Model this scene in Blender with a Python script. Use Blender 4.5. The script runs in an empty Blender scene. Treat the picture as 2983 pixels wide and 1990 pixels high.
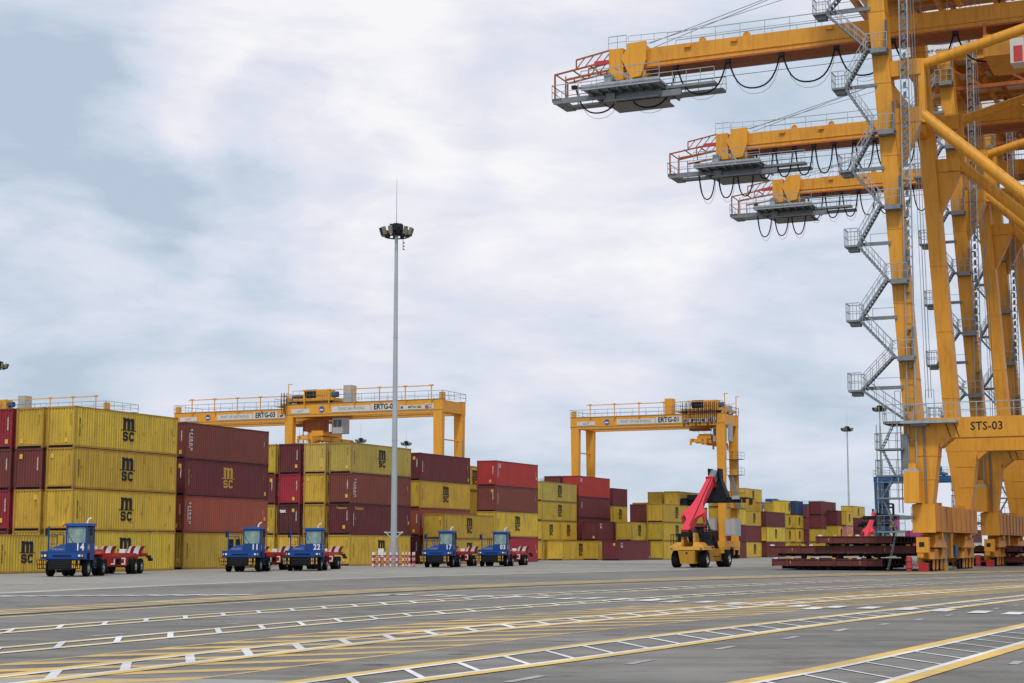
import bpy, math, random
from mathutils import Vector, Matrix
R = math.radians
random.seed(7)

# ------------------------------------------------------------------ camera, sky, sun, exposure
scene = bpy.context.scene
COL = scene.collection
CAM_H, PITCH, FPX = 1.75, 0.1231, 4838.0
cam_data = bpy.data.cameras.new('camera')
cam_data.sensor_width = 36.0
cam_data.lens = 36.0 * FPX / 2983.0
cam_data.clip_end = 6000
cam = bpy.data.objects.new('camera', cam_data)
COL.objects.link(cam)
cam.location = (0, 0, CAM_H)
cam.rotation_euler = (math.pi / 2 + PITCH, 0, 0)
scene.camera = cam

SUN_EL, SUN_ROT = R(52), R(184)          # rotation: clockwise from +Y (towards -Y, slightly -X)
world = bpy.data.worlds.new('World')
scene.world = world
world.use_nodes = True


def build_sky():
    nt = world.node_tree
    nt.nodes.clear()
    N, Lk = nt.nodes.new, nt.links.new
    out = N('ShaderNodeOutputWorld')
    sky = N('ShaderNodeTexSky')
    sky.sky_type = 'NISHITA'
    sky.sun_disc = False
    sky.sun_elevation = SUN_EL
    sky.sun_rotation = SUN_ROT
    sky.air_density = 1.0
    sky.dust_density = 2.0
    bg1 = N('ShaderNodeBackground')
    bg1.inputs['Strength'].default_value = 0.1
    Lk(sky.outputs[0], bg1.inputs['Color'])
    tc = N('ShaderNodeTexCoord')

    def math_(op, a, b=None, clamp=False):
        m = N('ShaderNodeMath'); m.operation = op; m.use_clamp = clamp
        for i, v in enumerate((a, b)):
            if v is None: continue
            if isinstance(v, (int, float)): m.inputs[i].default_value = v
            else: Lk(v, m.inputs[i])
        return m.outputs[0]
    # cloud cover: soft noise in sky directions, slanting streaks, plus the broad bright and blue-grey banks in view
    def vnoise(scale, detail, rough, dist, loc, rot, sc):
        mp = N('ShaderNodeMapping')
        mp.inputs['Location'].default_value = loc
        mp.inputs['Rotation'].default_value = (0, rot, 0)
        mp.inputs['Scale'].default_value = sc
        Lk(tc.outputs['Generated'], mp.inputs['Vector'])
        n = N('ShaderNodeTexNoise')
        n.inputs['Scale'].default_value = scale
        n.inputs['Detail'].default_value = detail
        n.inputs['Roughness'].default_value = rough
        n.inputs['Distortion'].default_value = dist
        Lk(mp.outputs[0], n.inputs['Vector'])
        return n
    big = vnoise(2.0, 4, 0.5, 0.4, CL1, R(30), (1.0, 1.0, 2.2)).outputs['Fac']
    wisp = vnoise(5.5, 9, 0.58, 0.5, CL2, R(32), (0.8, 0.8, 2.4)).outputs['Fac']
    fine = vnoise(16.0, 6, 0.6, 0.3, (4.2, 1.0, 0.0), R(28), (0.8, 0.8, 2.2)).outputs['Fac']
    wn = vnoise(7.0, 5, 0.55, 0.0, (2.0, 5.0, 1.0), 0.0, (1, 1, 1.6)).outputs['Color']
    off = N('ShaderNodeVectorMath'); off.operation = 'MULTIPLY_ADD'
    off.inputs[1].default_value = (0.16, 0.16, 0.16); off.inputs[2].default_value = (-0.08, -0.08, -0.08)
    Lk(wn, off.inputs[0])
    wd = N('ShaderNodeVectorMath'); wd.operation = 'ADD'
    Lk(tc.outputs['Generated'], wd.inputs[0]); Lk(off.outputs[0], wd.inputs[1])
    wnm = N('ShaderNodeVectorMath'); wnm.operation = 'NORMALIZE'
    Lk(wd.outputs[0], wnm.inputs[0])
    s = math_('ADD', math_('MULTIPLY', big, 0.40), math_('MULTIPLY', wisp, 1.25))
    s = math_('ADD', s, math_('MULTIPLY', fine, 0.42))
    s = math_('SUBTRACT', s, 0.505)
    for (px, py, rad, w) in BANKS:
        x, y = (px - 1491.5) / FPX, (995 - py) / FPX
        c_, s_ = math.cos(PITCH), math.sin(PITCH)
        d = Vector((x, c_ - y * s_, s_ + y * c_)).normalized()
        dt = N('ShaderNodeVectorMath'); dt.operation = 'DOT_PRODUCT'
        dt.inputs[1].default_value = d
        Lk(wnm.outputs[0], dt.inputs[0])
        mr = N('ShaderNodeMapRange'); mr.interpolation_type = 'SMOOTHERSTEP'
        mr.inputs['From Min'].default_value = math.cos(rad / FPX)
        mr.inputs['From Max'].default_value = 1.0
        mr.inputs['To Min'].default_value = 0.0
        mr.inputs['To Max'].default_value = w * 0.80
        Lk(dt.outputs['Value'], mr.inputs['Value'])
        s = math_('ADD', s, mr.outputs[0])
    ramp = N('ShaderNodeValToRGB')
    cr = ramp.color_ramp
    cr.elements[0].position = 0.22; cr.elements[0].color = (0.49, 0.585, 0.71, 1)
    cr.elements[1].position = 0.92; cr.elements[1].color = (0.97, 0.965, 0.98, 1)
    e = cr.elements.new(0.38); e.color = (0.585, 0.675, 0.785, 1)
    e = cr.elements.new(0.54); e.color = (0.71, 0.755, 0.87, 1)
    e = cr.elements.new(0.72); e.color = (0.83, 0.83, 0.91, 1)
    Lk(s, ramp.inputs[0])
    bg2 = N('ShaderNodeBackground')
    bg2.inputs['Strength'].default_value = 1.0
    Lk(ramp.outputs[0], bg2.inputs['Color'])
    mix = N('ShaderNodeMixShader')
    mix.inputs[0].default_value = 0.95
    Lk(bg1.outputs[0], mix.inputs[1]); Lk(bg2.outputs[0], mix.inputs[2])
    Lk(mix.outputs[0], out.inputs['Surface'])


# broad cloud banks (bright +, blue-grey -): column, row, radius in photo pixels, weight
BANKS = [(900, 130, 520, .34), (1500, 110, 640, .34), (1130, 570, 300, .26), (760, 800, 330, .16), (440, 880, 300, .16), (260, 780, 260, .14), (1750, 690, 520, .18),
         (620, 420, 260, .10), (1250, 860, 340, .10), (2100, 1020, 420, .14), (1600, 1150, 320, .10), (560, 1170, 220, .14),
         (140, 40, 380, -.27), (200, 600, 460, -.30), (560, 660, 330, -.26), (880, 480, 280, -.26), (240, 1010, 380, -.20), (2240, 960, 240, -.16),
         (2300, 1320, 460, -.20), (1250, 1160, 260, -.12), (60, 330, 300, -.12), (660, 1030, 260, -.14), (1200, 390, 360, -.10), (2300, 480, 300, -.06), (900, 1420, 420, -.14), (1500, 1330, 340, -.12), (1950, 1380, 300, -.10), (1700, 380, 260, -.08), (780, 330, 300, .10)]
CL1 = (0.35, 0.2, 0.0)
CL2 = (1.7, 0.4, 0.0)
build_sky()

sun_d = bpy.data.lights.new('sun', 'SUN')
sun_d.energy = 1.7
sun_d.angle = R(9)
sun_d.color = (1.0, 0.96, 0.9)
sun = bpy.data.objects.new('sun', sun_d)
COL.objects.link(sun)
_sd = Vector((math.sin(SUN_ROT) * math.cos(SUN_EL), math.cos(SUN_ROT) * math.cos(SUN_EL), math.sin(SUN_EL)))
sun.rotation_euler = _sd.to_track_quat('Z', 'Y').to_euler()
sun.location = (0, 0, 60)

scene.view_settings.view_transform = 'Standard'
scene.view_settings.look = 'None'
scene.view_settings.exposure = 0.0
scene.view_settings.gamma = 1.0
scene.view_settings.use_curve_mapping = False

# ------------------------------------------------------------------ geometry helpers
U = Vector((0.4058, 0.9140, 0.0))      # along the container rows / quay
V = Vector((0.9140, -0.4058, 0.0))     # across them, towards the quay and nearer
ROWANG = math.atan2(U.y, U.x)


def ray(px, py):
    x, y = (px - 1491.5) / FPX, (995 - py) / FPX
    c, s = math.cos(PITCH), math.sin(PITCH)
    return Vector((x, c - y * s, s + y * c))


def at(px, Y, py=1594):
    """ground position at forward distance Y in the direction of column px (near the horizon)"""
    d = ray(px, py)
    d = d * (Y / d.y)
    return Vector((d.x, Y, 0))


def ground(px, py):
    d = ray(px, py)
    d = d * (-CAM_H / d.z)
    return Vector((d.x, d.y, 0))


class MB:
    def __init__(s):
        s.v, s.f, s.sm = [], [], []

    def add(s, vs, fs, smooth=False):
        n = len(s.v)
        s.v += [tuple(p) for p in vs]
        s.f += [tuple(i + n for i in f) for f in fs]
        s.sm += [smooth] * len(fs)
        return s

    def hexa(s, p):      # 8 points: bottom ring 0-3, top ring 4-7
        return s.add(p, [(3, 2, 1, 0), (4, 5, 6, 7), (0, 1, 5, 4), (1, 2, 6, 5), (2, 3, 7, 6), (3, 0, 4, 7)])

    def box(s, x0, x1, y0, y1, z0, z1):
        return s.hexa([(x0, y0, z0), (x1, y0, z0), (x1, y1, z0), (x0, y1, z0), (x0, y0, z1), (x1, y0, z1), (x1, y1, z1), (x0, y1, z1)])

    def bar(s, p, q, w=0.05, h=None, up=(0, 0, 1)):
        h = w if h is None else h
        p, q = Vector(p), Vector(q)
        d = (q - p)
        if d.length < 1e-6: return s
        d.normalize()
        up = Vector(up)
        if abs(d.dot(up)) > 0.98: up = Vector((1, 0, 0))
        a = d.cross(up).normalized(); b = a.cross(d).normalized()
        a, b = a * w / 2, b * h / 2
        return s.hexa([p - a - b, p + a - b, q + a - b, q - a - b, p - a + b, p + a + b, q + a + b, q - a + b])

    def tube(s, p, q, r, r2=None, n=12, caps=True):
        r2 = r if r2 is None else r2
        p, q = Vector(p), Vector(q)
        d = (q - p).normalized()
        up = Vector((0, 0, 1)) if abs(d.z) < 0.9 else Vector((1, 0, 0))
        a = d.cross(up).normalized(); b = a.cross(d).normalized()
        vs = []
        for c, rr in ((p, r), (q, r2)):
            for i in range(n):
                t = 2 * math.pi * i / n
                vs.append(c + a * (rr * math.cos(t)) + b * (rr * math.sin(t)))
        s.add(vs, [(i, (i + 1) % n, n + (i + 1) % n, n + i) for i in range(n)], n >= 8)
        if caps: s.add(vs, [tuple(range(n))[::-1], tuple(range(n, 2 * n))])
        return s

    def path(s, pts, r, n=6):
        for i in range(len(pts) - 1): s.tube(pts[i], pts[i + 1], r, n=n, caps=(i in (0, len(pts) - 2)))
        return s

    def prism(s, poly, fn, t0, t1):      # poly 2D ccw, fn(x, y, t) -> 3D
        n = len(poly)
        vs = [fn(x, y, t0) for x, y in poly] + [fn(x, y, t1) for x, y in poly]
        return s.add(vs, [tuple(range(n))[::-1], tuple(range(n, 2 * n))] + [(i, (i + 1) % n, n + (i + 1) % n, n + i) for i in range(n)])

    def lathe(s, prof, origin, axis='x', n=20):
        vs = []
        for (t, r) in prof:
            for i in range(n):
                a = 2 * math.pi * i / n
                c, d = r * math.cos(a), r * math.sin(a)
                p = (t, c, d) if axis == 'x' else ((c, t, d) if axis == 'y' else (c, d, t))
                vs.append((p[0] + origin[0], p[1] + origin[1], p[2] + origin[2]))
        fs = []
        for k in range(len(prof) - 1):
            for i in range(n):
                j = (i + 1) % n
                fs.append((k * n + i, k * n + j, (k + 1) * n + j, (k + 1) * n + i))
        return s.add(vs, fs, True)

    def mesh(s, name):
        me = bpy.data.meshes.new(name)
        me.from_pydata(s.v, [], s.f)
        if any(s.sm):
            me.polygons.foreach_set('use_smooth', s.sm)
            if hasattr(me, 'set_sharp_from_angle'): me.set_sharp_from_angle(angle=R(40))
        me.update()
        return me

    def build(s, name, mat, parent=None, **kw):
        return link(name, s.mesh(name), mat, parent, **kw)


def link(name, me, mat=None, parent=None, loc=None, rot=None, label=None, color=None):
    o = bpy.data.objects.new(name, me)
    COL.objects.link(o)
    if mat is not None:
        if len(me.materials) == 0: me.materials.append(mat)
        if me.materials[0] is not mat:
            o.material_slots[0].link = 'OBJECT'
            o.material_slots[0].material = mat
    if parent is not None: o.parent = parent
    if loc is not None: o.location = loc
    if rot is not None: o.rotation_euler = rot
    if label: o['label'] = label
    if color: o.color = color
    return o


def thing(name, label, cat, loc=(0, 0, 0), rz=0.0, group=None):
    o = bpy.data.objects.new(name, None)
    o.empty_display_size = 0.5
    COL.objects.link(o)
    o.location = loc
    o.rotation_euler = (0, 0, rz)
    o['label'] = label; o['category'] = cat
    if group: o['group'] = group
    return o


_tx = {}


def text_mesh(s, size=1.0, bold=0.0, sx=1.0, space=1.0):
    k = (s, size, bold, sx, space)
    if k not in _tx:
        cu = bpy.data.curves.new('lettering', 'FONT')
        cu.body = s; cu.size = size; cu.offset = bold * size; cu.resolution_u = 2
        cu.align_x = 'CENTER'; cu.align_y = 'CENTER'; cu.space_character = space
        o = bpy.data.objects.new('lettering', cu)
        me = bpy.data.meshes.new_from_object(o)
        me.name = 'lettering'
        me.materials.clear()
        bpy.data.objects.remove(o); bpy.data.curves.remove(cu)
        if sx != 1.0: me.transform(Matrix.Diagonal((sx, 1, 1, 1)))
        _tx[k] = me
    return _tx[k]


RX, RNEG = (R(90), 0, 0), (R(90), 0, R(-90))      # print facing local -y / local -x


def write(s, size, mat, parent, loc, rot=RX, bold=0.02, sx=1.0, name='lettering', space=1.0):
    return link(name, text_mesh(s, size, bold, sx, space), mat, parent, loc, rot)


# ------------------------------------------------------------------ materials
def nodes_of(name):
    m = bpy.data.materials.new(name)
    m.use_nodes = True
    nt = m.node_tree
    return m, nt, nt.nodes['Principled BSDF']


def paint(name, col, rough=0.5, var=0.18, dirt=0.25, dirtcol=(0.09, 0.06, 0.04), scale=0.6, streak=True, metal=0.0, objcol=False, spec=0.4, bump=0.0):
    m, nt, b = nodes_of(name)
    N, Lk = nt.nodes.new, nt.links.new
    tc = N('ShaderNodeTexCoord'); oi = N('ShaderNodeObjectInfo')
    add = N('ShaderNodeVectorMath'); add.operation = 'ADD'
    sc = N('ShaderNodeMath'); sc.operation = 'MULTIPLY'; sc.inputs[1].default_value = 37.0
    Lk(oi.outputs['Random'], sc.inputs[0])
    Lk(tc.outputs['Object'], add.inputs[0]); Lk(sc.outputs[0], add.inputs[1])
    mp = N('ShaderNodeMapping'); mp.inputs['Scale'].default_value = (3.2, 3.2, 0.35) if streak else (1, 1, 1)
    Lk(add.outputs[0], mp.inputs['Vector'])
    n1 = N('ShaderNodeTexNoise'); n1.inputs['Scale'].default_value = scale; n1.inputs['Detail'].default_value = 6; n1.inputs['Roughness'].default_value = 0.6
    Lk(add.outputs[0], n1.inputs['Vector'])
    n2 = N('ShaderNodeTexNoise'); n2.inputs['Scale'].default_value = 1.0; n2.inputs['Detail'].default_value = 7; n2.inputs['Roughness'].default_value = 0.65
    Lk(mp.outputs[0], n2.inputs['Vector'])
    # value variation
    mr = N('ShaderNodeMapRange'); mr.inputs['From Min'].default_value = 0.3; mr.inputs['From Max'].default_value = 0.7
    mr.inputs['To Min'].default_value = 1 - var; mr.inputs['To Max'].default_value = 1 + var
    Lk(n1.outputs['Fac'], mr.inputs['Value'])
    mul = N('ShaderNodeVectorMath'); mul.operation = 'SCALE'
    if objcol: Lk(oi.outputs['Color'], mul.inputs[0])
    else: mul.inputs[0].default_value = col
    Lk(mr.outputs[0], mul.inputs['Scale'])
    dm = N('ShaderNodeMapRange'); dm.inputs['From Min'].default_value = 0.48; dm.inputs['From Max'].default_value = 0.69
    dm.inputs['To Min'].default_value = 0.0; dm.inputs['To Max'].default_value = dirt
    Lk(n2.outputs['Fac'], dm.inputs['Value'])
    mx = N('ShaderNodeMixRGB'); mx.inputs['Color2'].default_value = (*dirtcol, 1)
    Lk(dm.outputs[0], mx.inputs['Fac']); Lk(mul.outputs[0], mx.inputs['Color1'])
    last = mx.outputs[0]
    if objcol:      # rust blooms and scuffs
        n3 = N('ShaderNodeTexNoise'); n3.inputs['Scale'].default_value = 1.5; n3.inputs['Detail'].default_value = 9; n3.inputs['Roughness'].default_value = 0.72
        Lk(add.outputs[0], n3.inputs['Vector'])
        rm = N('ShaderNodeMapRange'); rm.inputs['From Min'].default_value = 0.60; rm.inputs['From Max'].default_value = 0.70; rm.inputs['To Max'].default_value = 0.65
        Lk(n3.outputs['Fac'], rm.inputs['Value'])
        mx2 = N('ShaderNodeMixRGB'); mx2.inputs['Color2'].default_value = (0.13, 0.055, 0.025, 1)
        Lk(rm.outputs[0], mx2.inputs['Fac']); Lk(last, mx2.inputs['Color1']); last = mx2.outputs[0]
    Lk(last, b.inputs['Base Color'])
    rr = N('ShaderNodeMapRange'); rr.inputs['To Min'].default_value = max(0.05, rough - 0.12); rr.inputs['To Max'].default_value = min(1, rough + 0.15)
    Lk(n1.outputs['Fac'], rr.inputs['Value']); Lk(rr.outputs[0], b.inputs['Roughness'])
    b.inputs['Metallic'].default_value = metal
    b.inputs['Specular IOR Level'].default_value = spec
    if bump:
        bp = N('ShaderNodeBump'); bp.inputs['Strength'].default_value = bump; bp.inputs['Distance'].default_value = 0.02
        Lk(n2.outputs['Fac'], bp.inputs['Height']); Lk(bp.outputs[0], b.inputs['Normal'])
    return m


M = {}
M['box'] = paint('container_paint', (0.5, 0.3, 0.05), 0.55, 0.14, 0.40, (0.14, 0.075, 0.035), 0.45, objcol=True)
M['orange'] = paint('crane_orange_paint', (0.70, 0.315, 0.026), 0.45, 0.10, 0.45, (0.32, 0.12, 0.02), 0.25)
M['orangew'] = paint('weathered_crane_orange', (0.56, 0.225, 0.018), 0.5, 0.18, 0.8, (0.30, 0.16, 0.07), 0.5)
M['orange2'] = paint('gantry_orange_paint', (0.74, 0.335, 0.028), 0.5, 0.06, 0.25, (0.35, 0.13, 0.02), 0.25)
M['rust'] = paint('primer_orange_steel', (0.36, 0.10, 0.02), 0.6, 0.15, 0.4, (0.08, 0.03, 0.02), 1.0)
M['galv'] = paint('galvanised_steel', (0.36, 0.40, 0.42), 0.5, 0.15, 0.3, (0.12, 0.12, 0.12), 1.5, metal=0.3)
M['galvd'] = paint('dark_galvanised_steel', (0.20, 0.225, 0.24), 0.55, 0.15, 0.3, (0.06, 0.06, 0.06), 1.5, metal=0.2)
M['pole'] = paint('mast_steel', (0.42, 0.47, 0.49), 0.45, 0.08, 0.2, (0.25, 0.26, 0.27), 0.8, metal=0.2)
M['black'] = paint('black_rubber', (0.008, 0.008, 0.009), 0.7, 0.3, 0.1, (0.03, 0.03, 0.03), 2.0, streak=False, spec=0.15)
M['tyre'] = paint('tyre_rubber', (0.010, 0.010, 0.011), 0.85, 0.3, 0.35, (0.035, 0.032, 0.03), 3.0, streak=False, spec=0.15)
M['dark'] = paint('dark_machine_paint', (0.011, 0.014, 0.020), 0.55, 0.3, 0.2, (0.03, 0.03, 0.03), 1.0, streak=False, spec=0.2)
M['rim'] = paint('wheel_rim_steel', (0.42, 0.43, 0.44), 0.4, 0.2, 0.5, (0.12, 0.11, 0.10), 4.0, streak=False, metal=0.3)
M['blue'] = paint('tractor_blue_paint', (0.003, 0.044, 0.205), 0.42, 0.08, 0.15, (0.01, 0.02, 0.05), 1.0)
M['blue2'] = paint('bright_blue_paint', (0.006, 0.085, 0.36), 0.4, 0.08, 0.12, (0.01, 0.03, 0.08), 1.0)
M['bluec'] = paint('blue_gantry_paint', (0.014, 0.085, 0.22), 0.5, 0.12, 0.25, (0.02, 0.03, 0.05), 0.5)
M['red'] = paint('trailer_red_paint', (0.42, 0.018, 0.014), 0.45, 0.18, 0.35, (0.10, 0.02, 0.015), 1.5)
M['redo'] = paint('fresh_red_orange_paint', (0.68, 0.05, 0.012), 0.4, 0.1, 0.15, (0.3, 0.03, 0.01), 1.5)
M['dred'] = paint('dark_red_stripe', (0.22, 0.012, 0.016), 0.5, 0.15, 0.2, (0.05, 0.01, 0.01), 1.5)
M['pink'] = paint('reach_boom_red', (0.72, 0.030, 0.058), 0.35, 0.06, 0.10, (0.35, 0.02, 0.03), 0.8)
M['yel'] = paint('reach_stacker_yellow', (0.56, 0.29, 0.028), 0.45, 0.08, 0.3, (0.20, 0.10, 0.03), 0.8)
M['yelb'] = paint('yellow_stripe_paint', (0.72, 0.40, 0.03), 0.5, 0.1, 0.2, (0.2, 0.1, 0.03), 2.0)
M['white'] = paint('white_paint', (0.78, 0.78, 0.77), 0.5, 0.08, 0.25, (0.35, 0.33, 0.30), 2.0)
M['sign'] = paint('sign_white', (0.62, 0.61, 0.57), 0.5, 0.05, 0.15, (0.4, 0.38, 0.34), 2.0)
M['grey'] = paint('cabinet_grey_paint', (0.40, 0.41, 0.40), 0.5, 0.08, 0.2, (0.2, 0.2, 0.19), 1.5)
M['maroon'] = paint('hatch_cover_maroon', (0.130, 0.030, 0.024), 0.6, 0.22, 0.4, (0.04, 0.015, 0.012), 0.8)
M['ink'] = paint('black_lettering', (0.012, 0.013, 0.018), 0.7, 0.1, 0.1, (0.05, 0.04, 0.03), 2.0)
M['inkb'] = paint('blue_lettering', (0.03, 0.10, 0.33), 0.6, 0.1, 0.1, (0.05, 0.04, 0.03), 2.0)
M['inkg'] = paint('grey_lettering', (0.22, 0.23, 0.26), 0.6, 0.1, 0.1, (0.2, 0.2, 0.2), 2.0)
M['inkr'] = paint('red_lettering', (0.5, 0.05, 0.05), 0.6, 0.1, 0.1, (0.2, 0.04, 0.03), 2.0)
M['gold'] = paint('gold_lettering', (0.52, 0.30, 0.05), 0.6, 0.1, 0.2, (0.2, 0.1, 0.03), 2.0)
M['sticker'] = paint('yellow_sticker', (0.70, 0.42, 0.06), 0.5, 0.1, 0.1, (0.4, 0.2, 0.05), 2.0)
M['conc'] = paint('pedestal_concrete', (0.36, 0.37, 0.37), 0.85, 0.12, 0.3, (0.2, 0.19, 0.18), 1.5)
M['lamp'] = paint('floodlight_housing', (0.24, 0.23, 0.17), 0.45, 0.1, 0.2, (0.1, 0.1, 0.08), 2.0)
M['magenta'] = (0.42, 0.03, 0.20)

gm, gnt, gb = nodes_of('cab_glass')
gb.inputs['Base Color'].default_value = (0.20, 0.30, 0.30, 1)
gb.inputs['Roughness'].default_value = 0.08
gb.inputs['Specular IOR Level'].default_value = 0.8
_tc = gnt.nodes.new('ShaderNodeTexCoord'); _n = gnt.nodes.new('ShaderNodeTexNoise'); _r = gnt.nodes.new('ShaderNodeValToRGB')
_n.inputs['Scale'].default_value = 1.6; _n.inputs['Detail'].default_value = 2
_r.color_ramp.elements[0].position = 0.4; _r.color_ramp.elements[0].color = (0.13, 0.22, 0.24, 1)
_r.color_ramp.elements[1].position = 0.62; _r.color_ramp.elements[1].color = (0.30, 0.40, 0.26, 1)
gnt.links.new(_tc.outputs['Object'], _n.inputs['Vector']); gnt.links.new(_n.outputs['Fac'], _r.inputs[0]); gnt.links.new(_r.outputs[0], gb.inputs['Base Color'])
M['glass'] = gm
M['glassd'] = paint('dark_glass', (0.02, 0.028, 0.035), 0.12, 0.1, 0.05, (0.05, 0.05, 0.05), 1.0, streak=False, spec=0.8)


def ground_mat(name, c1, c2, c3, patch=0.06):
    m, nt, b = nodes_of(name)
    N, Lk = nt.nodes.new, nt.links.new
    tc = N('ShaderNodeTexCoord')
    mp = N('ShaderNodeMapping'); mp.inputs['Rotation'].default_value = (0, 0, -ROWANG); mp.inputs['Scale'].default_value = (0.28, 1.0, 1)
    Lk(tc.outputs['Object'], mp.inputs['Vector'])

    def noise(sc, det, vec, ro=0.6):
        n = N('ShaderNodeTexNoise'); n.inputs['Scale'].default_value = sc; n.inputs['Detail'].default_value = det; n.inputs['Roughness'].default_value = ro
        Lk(vec, n.inputs['Vector']); return n.outputs['Fac']
    a = noise(patch, 6, tc.outputs['Object'], 0.65)
    s = noise(0.9, 7, mp.outputs[0], 0.7)
    g = noise(38, 3, tc.outputs['Object'], 0.8)
    r = N('ShaderNodeValToRGB'); cr = r.color_ramp
    cr.elements[0].position = 0.34; cr.elements[0].color = (*c1, 1)
    cr.elements[1].position = 0.66; cr.elements[1].color = (*c3, 1)
    e = cr.elements.new(0.5); e.color = (*c2, 1)
    ad = N('ShaderNodeMath'); ad.operation = 'MULTIPLY_ADD'; ad.inputs[1].default_value = 0.45
    Lk(s, ad.inputs[0])
    h = N('ShaderNodeMath'); h.operation = 'MULTIPLY'; h.inputs[1].default_value = 0.55
    Lk(a, h.inputs[0]); Lk(h.outputs[0], ad.inputs[2])
    Lk(ad.outputs[0], r.inputs[0])
    gr = N('ShaderNodeMapRange'); gr.inputs['From Min'].default_value = 0.3; gr.inputs['From Max'].default_value = 0.7
    gr.inputs['To Min'].default_value = 0.86; gr.inputs['To Max'].default_value = 1.12
    Lk(g, gr.inputs['Value'])
    mp2 = N('ShaderNodeMapping'); mp2.inputs['Rotation'].default_value = (0, 0, -ROWANG); mp2.inputs['Scale'].default_value = (0.03, 1.6, 1)
    Lk(tc.outputs['Object'], mp2.inputs['Vector'])
    tk = noise(0.8, 5, mp2.outputs[0], 0.6)
    tr_ = N('ShaderNodeMapRange'); tr_.inputs['From Min'].default_value = 0.46; tr_.inputs['From Max'].default_value = 0.70; tr_.inputs['To Min'].default_value = 1.04; tr_.inputs['To Max'].default_value = 0.76
    Lk(tk, tr_.inputs['Value'])
    st = noise(0.55, 8, tc.outputs['Object'], 0.75)
    sr = N('ShaderNodeMapRange'); sr.inputs['From Min'].default_value = 0.52; sr.inputs['From Max'].default_value = 0.68; sr.inputs['To Min'].default_value = 1.04; sr.inputs['To Max'].default_value = 0.62
    Lk(st, sr.inputs['Value'])
    m1 = N('ShaderNodeMath'); m1.operation = 'MULTIPLY'; Lk(tr_.outputs[0], m1.inputs[0]); Lk(sr.outputs[0], m1.inputs[1])
    m2 = N('ShaderNodeMath'); m2.operation = 'MULTIPLY'; Lk(m1.outputs[0], m2.inputs[0]); Lk(gr.outputs[0], m2.inputs[1])
    mu = N('ShaderNodeVectorMath'); mu.operation = 'SCALE'
    Lk(r.outputs[0], mu.inputs[0]); Lk(m2.outputs[0], mu.inputs['Scale'])
    Lk(mu.outputs[0], b.inputs['Base Color'])
    b.inputs['Roughness'].default_value = 0.88
    b.inputs['Specular IOR Level'].default_value = 0.25
    bp = N('ShaderNodeBump'); bp.inputs['Strength'].default_value = 0.35; bp.inputs['Distance'].default_value = 0.01
    Lk(g, bp.inputs['Height']); Lk(bp.outputs[0], b.inputs['Normal'])
    return m


def marking(name, col, wear=0.5, wearcol=(0.17, 0.16, 0.155)):
    m, nt, b = nodes_of(name)
    N, Lk = nt.nodes.new, nt.links.new
    tc = N('ShaderNodeTexCoord')
    n = N('ShaderNodeTexNoise'); n.inputs['Scale'].default_value = 2.2; n.inputs['Detail'].default_value = 8; n.inputs['Roughness'].default_value = 0.75
    Lk(tc.outputs['Object'], n.inputs['Vector'])
    mr = N('ShaderNodeMapRange'); mr.inputs['From Min'].default_value = 0.41; mr.inputs['From Max'].default_value = 0.62; mr.inputs['To Max'].default_value = wear
    nb = N('ShaderNodeTexNoise'); nb.inputs['Scale'].default_value = 0.22; nb.inputs['Detail'].default_value = 4
    Lk(tc.outputs['Object'], nb.inputs['Vector'])
    av = N('ShaderNodeMath'); av.operation = 'MULTIPLY_ADD'; av.inputs[1].default_value = 0.8
    Lk(nb.outputs['Fac'], av.inputs[0])
    hv = N('ShaderNodeMath'); hv.operation = 'MULTIPLY_ADD'; hv.inputs[1].default_value = 0.7; hv.inputs[2].default_value = -0.22
    Lk(n.outputs['Fac'], hv.inputs[0]); Lk(hv.outputs[0], av.inputs[2])
    Lk(av.outputs[0], mr.inputs['Value'])
    mx = N('ShaderNodeMixRGB'); mx.inputs['Color1'].default_value = (*col, 1); mx.inputs['Color2'].default_value = (*wearcol, 1)
    Lk(mr.outputs[0], mx.inputs['Fac']); Lk(mx.outputs[0], b.inputs['Base Color'])
    b.inputs['Roughness'].default_value = 0.8
    b.inputs['Specular IOR Level'].default_value = 0.25
    return m


M['asphalt'] = ground_mat('asphalt', (0.125, 0.122, 0.114), (0.202, 0.192, 0.172), (0.290, 0.270, 0.243))
M['yard'] = ground_mat('yard_concrete', (0.225, 0.213, 0.185), (0.30, 0.284, 0.25), (0.37, 0.35, 0.31), 0.03)
M['pale'] = ground_mat('pale_concrete', (0.33, 0.32, 0.29), (0.40, 0.39, 0.35), (0.46, 0.45, 0.41), 0.2)
M['mw'] = marking('white_road_marking', (0.80, 0.80, 0.78), 0.35)
M['mwf'] = marking('faded_white_marking', (0.52, 0.52, 0.51), 0.6)
M['my'] = marking('yellow_road_marking', (0.80, 0.53, 0.14), 0.38)
M['myp'] = marking('pale_yellow_marking', (0.82, 0.68, 0.40), 0.3)
M['mo'] = marking('ochre_hatch_marking', (0.68, 0.46, 0.16), 0.45)
M['mband'] = marking('rail_band_paint', (0.74, 0.54, 0.22), 0.45)
M['groove'] = marking('rail_groove', (0.035, 0.03, 0.028), 0.2)
M['skid'] = marking('skid_mark', (0.05, 0.048, 0.047), 0.9)

# ------------------------------------------------------------------ ground and markings


def struct(name, mb, mat, label=None):
    o = mb.build(name, mat)
    o['kind'] = 'structure'
    if label: o['label'] = label
    return o


g = MB().add([(-900, -60, 0), (1100, -60, 0), (1100, 3500, 0), (-900, 3500, 0)], [(0, 1, 2, 3)])
struct('asphalt_apron', g, M['asphalt'])


def uv(p): return (p.x * U.x + p.y * U.y, p.x * V.x + p.y * V.y)
def xy(u, v, z=0.0): return Vector((U.x * u + V.x * v, U.y * u + V.y * v, z))


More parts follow.
